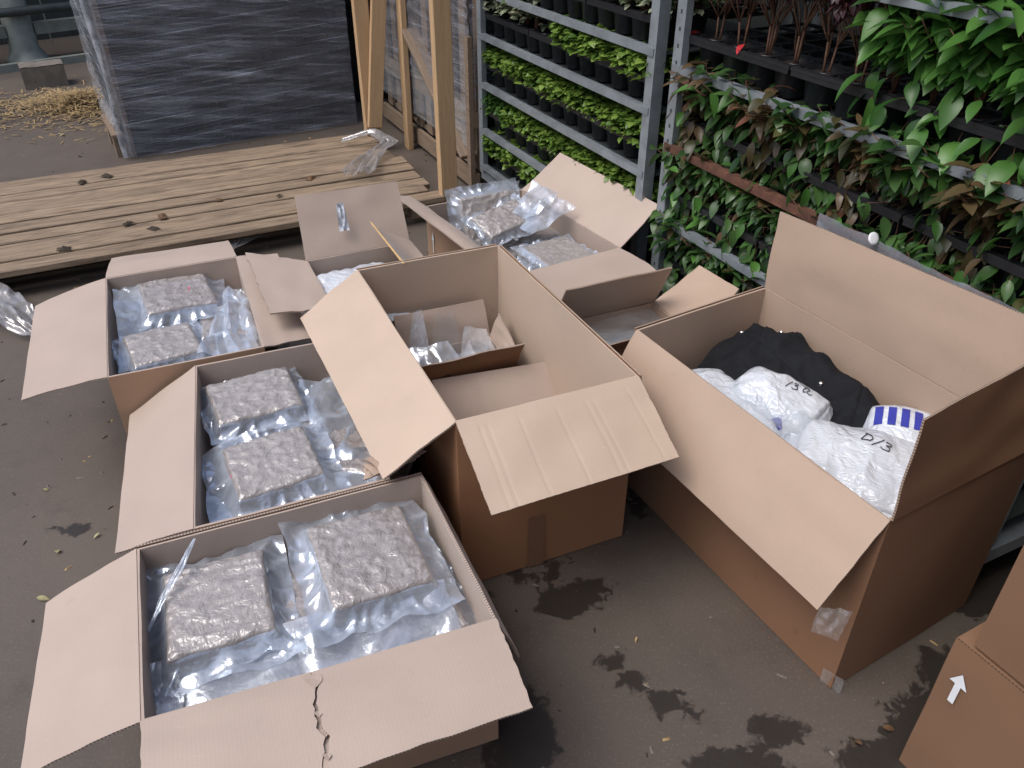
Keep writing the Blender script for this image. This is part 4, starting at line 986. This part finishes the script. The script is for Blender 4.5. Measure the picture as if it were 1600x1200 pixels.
def small_plant(s_, t, z, me, label, group, sc_=1.0):
    o = link('bedding_plant', STEMS[rp.randrange(3)]); o.location = RP(s_ + rp.uniform(-.008, .008), t + rp.uniform(-.008, .008), z); o.rotation_euler = (0, 0, rp.random() * 6.28)
    k = sc_ * rp.uniform(.95, 1.2); o.scale = (k * 1.25, k * 1.25, k * 1.05)
    tag(o, label, 'plant', group)
    f = link('foliage', me, o); f['kind'] = 'stuff'
tiers1 = ['bottom tier', 'second tier up', 'third tier up', 'fourth tier up', 'top tier in view', 'tier above view', 'roof tier']
for k, z in enumerate(Z1[:6]):
    trays(z, *S1, 'on the %s of the left trolley' % tiers1[k])
    for row in (0, 1):
        for i in range(12):
            s_ = S1[0] + .035 + (i + .5) * PITCH + .002 * (i // 4)
            if s_ > S1[1] - .02: continue
            t = .012 + (row + .5) * PITCH
            lime = 'small lime green plant on the %s of the left trolley' % tiers1[k]
            if k == 3 and i < 4: me, lb = VARI[rp.randrange(3)], 'dull variegated plant at the left end of the %s of the left trolley' % tiers1[k]
            elif k == 4: me, lb = VARI[rp.randrange(3)], 'pale variegated plant on the %s of the left trolley' % tiers1[k]
            elif k == 1 and i < 2: me, lb = MIDG[rp.randrange(4)], 'darker green plant at the left end of the %s of the left trolley' % tiers1[k]
            elif k == 5: continue
            else: me, lb = LIME[rp.randrange(5)], lime
            if k == 3 and 4 <= i < 6 and row == 0: continue
            grp = lb.replace('plant', 'plants')
            w_ = lb.split(' plant')[0]
            lb = '%s plant, %s from left in %s row, %s' % (w_.split(' at ')[0], NTH[i], 'front' if row == 0 else 'back', tiers1[k] + ' of left trolley')
            small_plant(s_, t, z + .088, me, lb, grp, 1.0 if k else 1.05)
# large-leaved plants: every leaf of the front row is a part
LEAFS = []
for k in range(6):
    L_ = 1.0; v_, f_ = leaf(1.0, (.24, .28, .22, .30, .26, .2)[k], (.25, .4, .15, .5, .3, .6)[k], (.25, .35, .2, .3, .45, .2)[k], 5); LEAFS.append((v_, f_))
def leaf_meshes(mt, nm):
    res = []
    for v_, f_ in LEAFS:
        mb = MB(); mb.add(v_, f_); res.append(mb.mesh('leaf', mt, True))
    return res
LM = {'bright': leaf_meshes(M_bright, 'b'), 'deep': leaf_meshes(M_deep, 'd'), 'bronze': leaf_meshes(M_bronze, 'z')}
def big_plant(s_, t, z, kind, label, group, hgt, nst, L_, lean=.35, single=True):
    rnd = rp; root = empty('leafy_plant', RP(s_, t, z), RZ); tag(root, label, 'plant', group)
    st_ = MB(); fm = MB(); mt = {'bright': M_bright, 'deep': M_deep, 'bronze': M_bronze}[kind]
    for a_ in range(nst):
        a = rnd.random() * 2 * PI; r = rnd.uniform(.02, .075); tip = V(r * math.cos(a), r * math.sin(a) - lean * hgt * rnd.uniform(.2, .8), hgt * rnd.uniform(.6, 1.05))
        if s_ > 1.72 and z < .80: tip.y = max(tip.y, -.03 - t)
        midp = V(tip.x * .35, tip.y * .25, tip.z * .55)
        st_.tube([(0, 0, -.01), midp, tip], [.0028, .0022, .0012], 5)
        nl = rnd.randint(6, 8)
        for k in range(nl):
            f_ = .32 + .68 * (k + 1) / nl; p = (V(0, 0, 0).lerp(midp, f_ * 2) if f_ < .5 else midp.lerp(tip, f_ * 2 - 1))
            yaw = a + k * 2.4 + rnd.uniform(-.5, .5)
            if rnd.random() < .35: yaw = -PI / 2 + rnd.uniform(-1, 1)
            pitch = rnd.uniform(-.55, .35) + (.35 if k == nl - 1 else 0); l = L_ * rnd.uniform(.7, 1.15)
            Mx = Matrix.Translation(p) @ orient(yaw, pitch, rnd.uniform(-.4, .4)) @ Matrix.Diagonal((l, l * rnd.uniform(.85, 1.15), l, 1))
            q = rnd.randrange(6)
            kk = kind
            if kind == 'deep' and rnd.random() < .22: kk = 'bronze' if rnd.random() < .3 else 'bright'
            tip_ = Mx @ V(1, 0, 0)
            if min(tip_.y, p.y) + t < -.035 and s_ > 1.72 and tip_.z + z < .86: continue
            if single:
                o = link('leaf', LM[kk][q], root); o.matrix_local = Mx
            else: fm.add([Mx @ Vector(v) for v in LEAFS[q][0]], LEAFS[q][1])
    if single:
        for k in range(7 if kind == 'bright' else 22):     # leaves drooping over the pot's front
            p = V(rnd.uniform(-.06, .06), rnd.uniform(-.085, -.03), rnd.uniform(-.075, .06)); l = L_ * rnd.uniform(.7, 1.1)
            Mx = Matrix.Translation(p) @ orient(-PI / 2 + rnd.uniform(-1.2, 1.2), rnd.uniform(-1.1, -.2), rnd.uniform(-.4, .4)) @ Matrix.Diagonal((l, l, l, 1))
            tip_ = Mx @ V(1, 0, 0)
            if min(tip_.y, p.y) + t < -.035 and s_ > 1.72 and tip_.z + z < .86: continue
            o = link('leaf', LM[kind if rnd.random() > .2 else 'bright'][rnd.randrange(6)], root); o.matrix_local = Mx
            st_.tube([(p.x * .3, p.y * .4, max(p.z, .01)), p], [.0014, .001], 4)
    st_.build('stem', M_bark, root, True)
    if not single: fm.build('foliage', mt, root, True)['kind'] = 'stuff'
def twig_plant(s_, t, z, label, group):
    rnd = rp; root = empty('twiggy_plant', RP(s_, t, z), RZ); tag(root, label, 'plant', group)
    mb = MB(); fm = MB()
    for k in range(rnd.randint(2, 3)):
        a = rnd.random() * 6.28; base = V(.008 * math.cos(a), .008 * math.sin(a), -.01); j = V(.015 * math.cos(a), .015 * math.sin(a), rnd.uniform(.06, .1))
        mb.tube([base, j], [.0036, .0028], 6)
        for b in range(5):
            a2 = a + rnd.uniform(-1.6, 1.6); e = j + V(.06 * math.cos(a2), .06 * math.sin(a2), rnd.uniform(.08, .14)); m_ = j.lerp(e, .5) + V(rnd.uniform(-.01, .01), rnd.uniform(-.01, .01), .008)
            mb.tube([j, m_, e], [.0022, .0018, .001], 5)
            for c_ in range(3):
                a3 = a2 + rnd.uniform(-1.4, 1.4); e2 = e + V(.03 * math.cos(a3), .03 * math.sin(a3), rnd.uniform(.02, .07)); mb.tube([m_.lerp(e, .6), e2], [.0014, .0008], 4)
                for q in range(6):
                    Mx = Matrix.Translation(e.lerp(e2, rnd.random()) + V(rnd.uniform(-.02, .02), rnd.uniform(-.02, .02), rnd.uniform(-.01, .03))) @ orient(rnd.random() * 6.28, rnd.uniform(-.8, .6), rnd.uniform(-.5, .5)) @ Matrix.Diagonal((.028, .028, .028, 1))
                    v_, f_ = LEAFS[3]; fm.add([Mx @ Vector(v) for v in v_], f_)
    mb.build('stem', M_bark, root, True); fm.build('foliage', M_purple, root, True)['kind'] = 'stuff'
tiers2 = ['bottom tier', 'second tier up', 'tier with the rusty edge', 'top tier in view', 'tier above view']
for k, z in enumerate(Z2[:5]):
    trays(z, *S2, 'on the %s of the right trolley' % tiers2[k])
    for row in (0, 1):
        for i in range(12):
            s_ = S2[0] + .035 + (i + .5) * PITCH + .002 * (i // 4)
            if s_ > S2[1] - .03: continue
            t = .012 + (row + .5) * PITCH; zz = z + .088
            if k == 3:
                if i < 6: twig_plant(s_, t, zz, 'bare-stemmed purple plant, %s from left, %s row, top tier of right trolley' % (NTH[i], 'front' if row == 0 else 'back'), 'twiggy purple plants on the right trolley')
                else: big_plant(s_, t, zz, 'bright', 'bright large-leaved plant, %s from left, %s row, top tier of right trolley' % (NTH[i], 'front' if row == 0 else 'back'), 'bright plants on the top tier of the right trolley', .25, 13 if row == 0 else 12, .080, .46, row == 0)
            elif k == 4: continue
            else:
                kind = 'bronze' if (i * 3 + k * 2 + row) % 9 == 4 else 'deep'
                kw_ = 'bronze-tinged' if kind == 'bronze' else 'dark green'; lb2 = kw_ + ' leafy plants on the %s of the right trolley' % tiers2[k]
                lb = '%s leafy plant, %s from left, %s row, %s, right trolley' % (kw_, NTH[i], 'front' if row == 0 else 'back', tiers2[k])
                big_plant(s_, t, zz, kind, lb, lb2, .190, 15 if row == 0 else 15, .062, .68, row == 0)
# film strip and white cap on the rusty tier's edge, at the right
p = RP(2.42, -.032, .742); o = sheet('film_scrap', 'clear film stretched along the rusty shelf edge at the far right', 'plastic film', [RP(2.30, -.034, .765), RP(2.95, -.034, .765), RP(2.95, -.036, .715), RP(2.30, -.036, .715)], .006, 44.1, M_film, 50, 8, freq=30)
mb = MB(); c_ = RP(2.50, -.05, .775); mb.tube([V(0, 0, 0), V(0, 0, .002), V(0, 0, .003)], [.016, .016, .010], 18)
o = mb.build('round_cap', M_whiteprint, None, True); o.location = c_; o.rotation_euler = (R(60), 0, R(20)); tag(o, 'white round cap stuck on the film at the shelf edge', 'cap')
mb = MB(); mb.tube([V(0, 0, 0), V(0, -.004, .005), V(0, -.006, .01)], [.008, .009, .005], 12)
o = mb.build('round_cap', M_whiteprint, None, True); o.location = (.455, 2.44, .388); tag(o, 'tiny white cap in the gap under the back carton flap', 'cap')
for s_, t in ((1.63, .02), (1.83, .03)):
    mb = MB(); v_, f_ = LEAFS[1]; mb.add([Vector(q) * .045 for q in v_], f_); o = mb.build('fallen_leaf', M_red, None, True); o.location = RP(s_, t, 1.10); o.rotation_euler = (0.3, .1, s_ * 9)
    tag(o, 'red fallen leaf on the pot tray below the purple plants, ' + ('next to the post' if s_ < 1.7 else 'further from the post'), 'leaf', 'red leaves on the top tray')

# added dark walls and roof: shadow behind the trolleys, blocked light on the right
def ribbed_wall(name, label, p0, p1, h, th=.03):
    p0, p1 = Vector(p0), Vector(p1); L = (p1 - p0).length; mb = MB(); nn = int(L / .12)
    for k in range(nn): mb.box(k * L / nn, k * L / nn + .117, 0, .02 if k % 2 else .03, 0, h)
    o = mb.build(name, M_darksteel); o.location = p0; d = p1 - p0; o.rotation_euler = (0, 0, math.atan2(d.y, d.x)); return tag(o, label, 'added wall')
ribbed_wall('shade_wall', 'added dark ribbed wall that gives the shadow behind the plant trolleys', RP(-1.2, 1.0, 0), RP(7.0, 1.0, 0), 3.4)
ribbed_wall('shade_wall', 'unseen dark ribbed wall added at the right to block light', RP(7.0, 1.0, 0), RP(7.0, -2.0, 0), 3.4)
mb = MB()
for k in range(40): mb.box(1.2 + k * .145, 1.2 + k * .145 + .142, -.15, 1.1, 3.4, 3.42 + .012 * (k % 2))
o = mb.build('shade_roof', M_darksteel); o.location = RO; o.rotation_euler = (0, 0, RZ); tag(o, 'unseen dark roof added over the plant trolleys and right side for shade', 'added roof')
# ------------------------------------------------------------------ left background: steel frame, block, straw
BZ = R(40)
fr = empty('steel_frame', (-4.20, 7.40, 0), BZ); tag(fr, 'grey green steel column and beams beyond the wrapped load', 'steel frame')
mb = MB(); mb.tube([(0, 0, 0), (0, 0, .02), (0, 0, .03), (0, 0, .10), (0, 0, 2.4)], [.165, .165, .15, .115, .11], 20); mb.build('column', M_greysteel, fr, True, 40)
mb = MB(); mb.box(.112, 2.4, -.05, .05, .195, .285); mb.build('beam', M_greysteel, fr)
mb = MB(); mb.box(-2.4, -.112, -.05, .05, .195, .285); mb.build('beam', M_greysteel, fr)
mb = MB(); mb.tube([(-2.4, -.14, .40), (2.4, -.14, .40)], .035, 12); mb.build('pipe', M_darksteel, fr, True)
mb = MB(); mb.box(-2.4, 2.4, -.13, .13, 1.05, 1.35); mb.build('beam', M_greysteel, fr)
mb = MB(); mb.box(-2.4, 2.4, -.42, -.36, 0, .06); mb.box(-2.4, 2.4, -.36, -.26, .0, .03); mb.build('kerb_rail', M_greysteel, fr)
for k in range(17):
    mb = MB(); x = -2.4 + .3 * k; mb.tube([(x, .35, 0), (x, .35, 1.6)], .006, 6); mb.build('wire', M_greysteel, fr)
mb = MB()
for k in range(40): mb.box(-4 + k * .2, -3.804 + k * .2, 0, .02 if k % 2 else .035, 0, 2.6)
o = mb.build('dark_fence', M_darksteel); o.location = V(-4.2, 7.4, 0) + V(-math.sin(BZ), math.cos(BZ), 0) * .8; o.rotation_euler = (0, 0, BZ); tag(o, 'dark panel fence behind the steel frame', 'fence')
mb = MB()
mb.grid(lambda u, v: V(.3 * u - .15, .2 * v - .1, .16 + .006 * nz(u * 4, v * 4)), 8, 6)
mb.box(-.15, .15, -.1, .1, 0, .155)
me = mb.mesh('concrete_block', M_concrete); o = link('concrete_block', me); o.location = (-3.62, 6.52, 0); o.rotation_euler = (0, 0, R(30)); tag(o, 'weathered concrete block behind the straw heap', 'block')
rs = random.Random(5); mb = MB()
for k in range(3200):
    a = rs.random() * 6.28; r = abs(rs.gauss(0, .36)); x, y_ = r * math.cos(a) * 1.2, r * math.sin(a) * .9
    z = .09 * math.exp(-(r / .34) ** 2) * rs.random() + .004; t = rs.random() * 6.28; l = rs.uniform(.03, .09)
    d = V(math.cos(t), math.sin(t), rs.uniform(-.2, .25)) * l
    p = V(x, y_, z); w = V(-math.sin(t), math.cos(t), 0) * .003
    mb.add([p - w, p + w, p + d + w, p + d - w + V(0, 0, .002)], [(0, 1, 2, 3)])
o = mb.build('straw', M_straw); o.location = (-3.10, 5.92, 0); tag(o, 'heap of loose golden straw beside the wrapped load', 'straw', kind='stuff')
# grit, chips and leaves on the ground
mb = MB()
for k in range(1100):
    x, y_ = rs.uniform(-3.2, 1.4), rs.uniform(.6, 5.5); s_ = rs.uniform(.0015, .005) * (1 if rs.random() > .06 else 2.2); a = rs.random() * 6.28
    u_, w_ = V(math.cos(a), math.sin(a), 0) * s_ * rs.uniform(1, 2.6), V(-math.sin(a), math.cos(a), 0) * s_ * .7
    p = V(x, y_, .0005)
    mb.add([p - u_ - w_, p + u_ - w_, p + u_ + w_, p - u_ + w_, p + V(0, 0, s_ * .8)], [(0, 1, 4), (1, 2, 4), (2, 3, 4), (3, 0, 4)], rs.choice([0, 0, 1, 2]))
tag(mb.build('grit', [M_mud, M_concrete, M_straw]), 'grit and straw chips scattered over the floor', 'grit', kind='stuff')
for k, (x, y_, L_, m) in enumerate(((-1.20, 1.39, .045, M_paleleaf), (-1.22, 1.545, .035, M_paleleaf), (-1.14, 1.62, .03, M_paleleaf), (-1.38, 1.80, .02, M_paleleaf), (-1.05, 1.84, .025, M_deadleaf), (-1.34, 1.28, .025, M_deadleaf), (.80, 1.03, .045, M_deadleaf), (.74, .99, .03, M_deadleaf), (-2.9, 5.25, .06, M_paleleaf), (-2.3, 4.9, .05, M_deadleaf), (-2.6, 4.8, .05, M_deadleaf), (.30, 1.27, .02, M_straw))):
    mb = MB(); v_, f_ = LEAFS[k % 6]; mb.add([Vector(q) * L_ for q in v_], f_); o = mb.build('fallen_leaf', m, None, True); o.scale = (.68, .68, .68); o.location = (x, y_, .009); o.rotation_euler = (.15, .1, k * 2.1)
    tag(o, ('pale' if m is M_paleleaf else 'brown' if m is M_deadleaf else 'yellow') + ' withered leaf on the floor ' + ('left of the front carton, lower', 'left of the front carton, larger', 'beside the flap of the middle left carton', 'below the flap of the leftmost carton', 'close to the leftmost carton wall', 'nearest the front carton flap', 'between large carton and stack, larger', 'between large carton and stack, smaller', 'in front of the straw', 'behind the deck near the load', 'behind the deck further left', 'midway before the tall central carton')[k], 'leaf', 'leaves fallen on the floor')
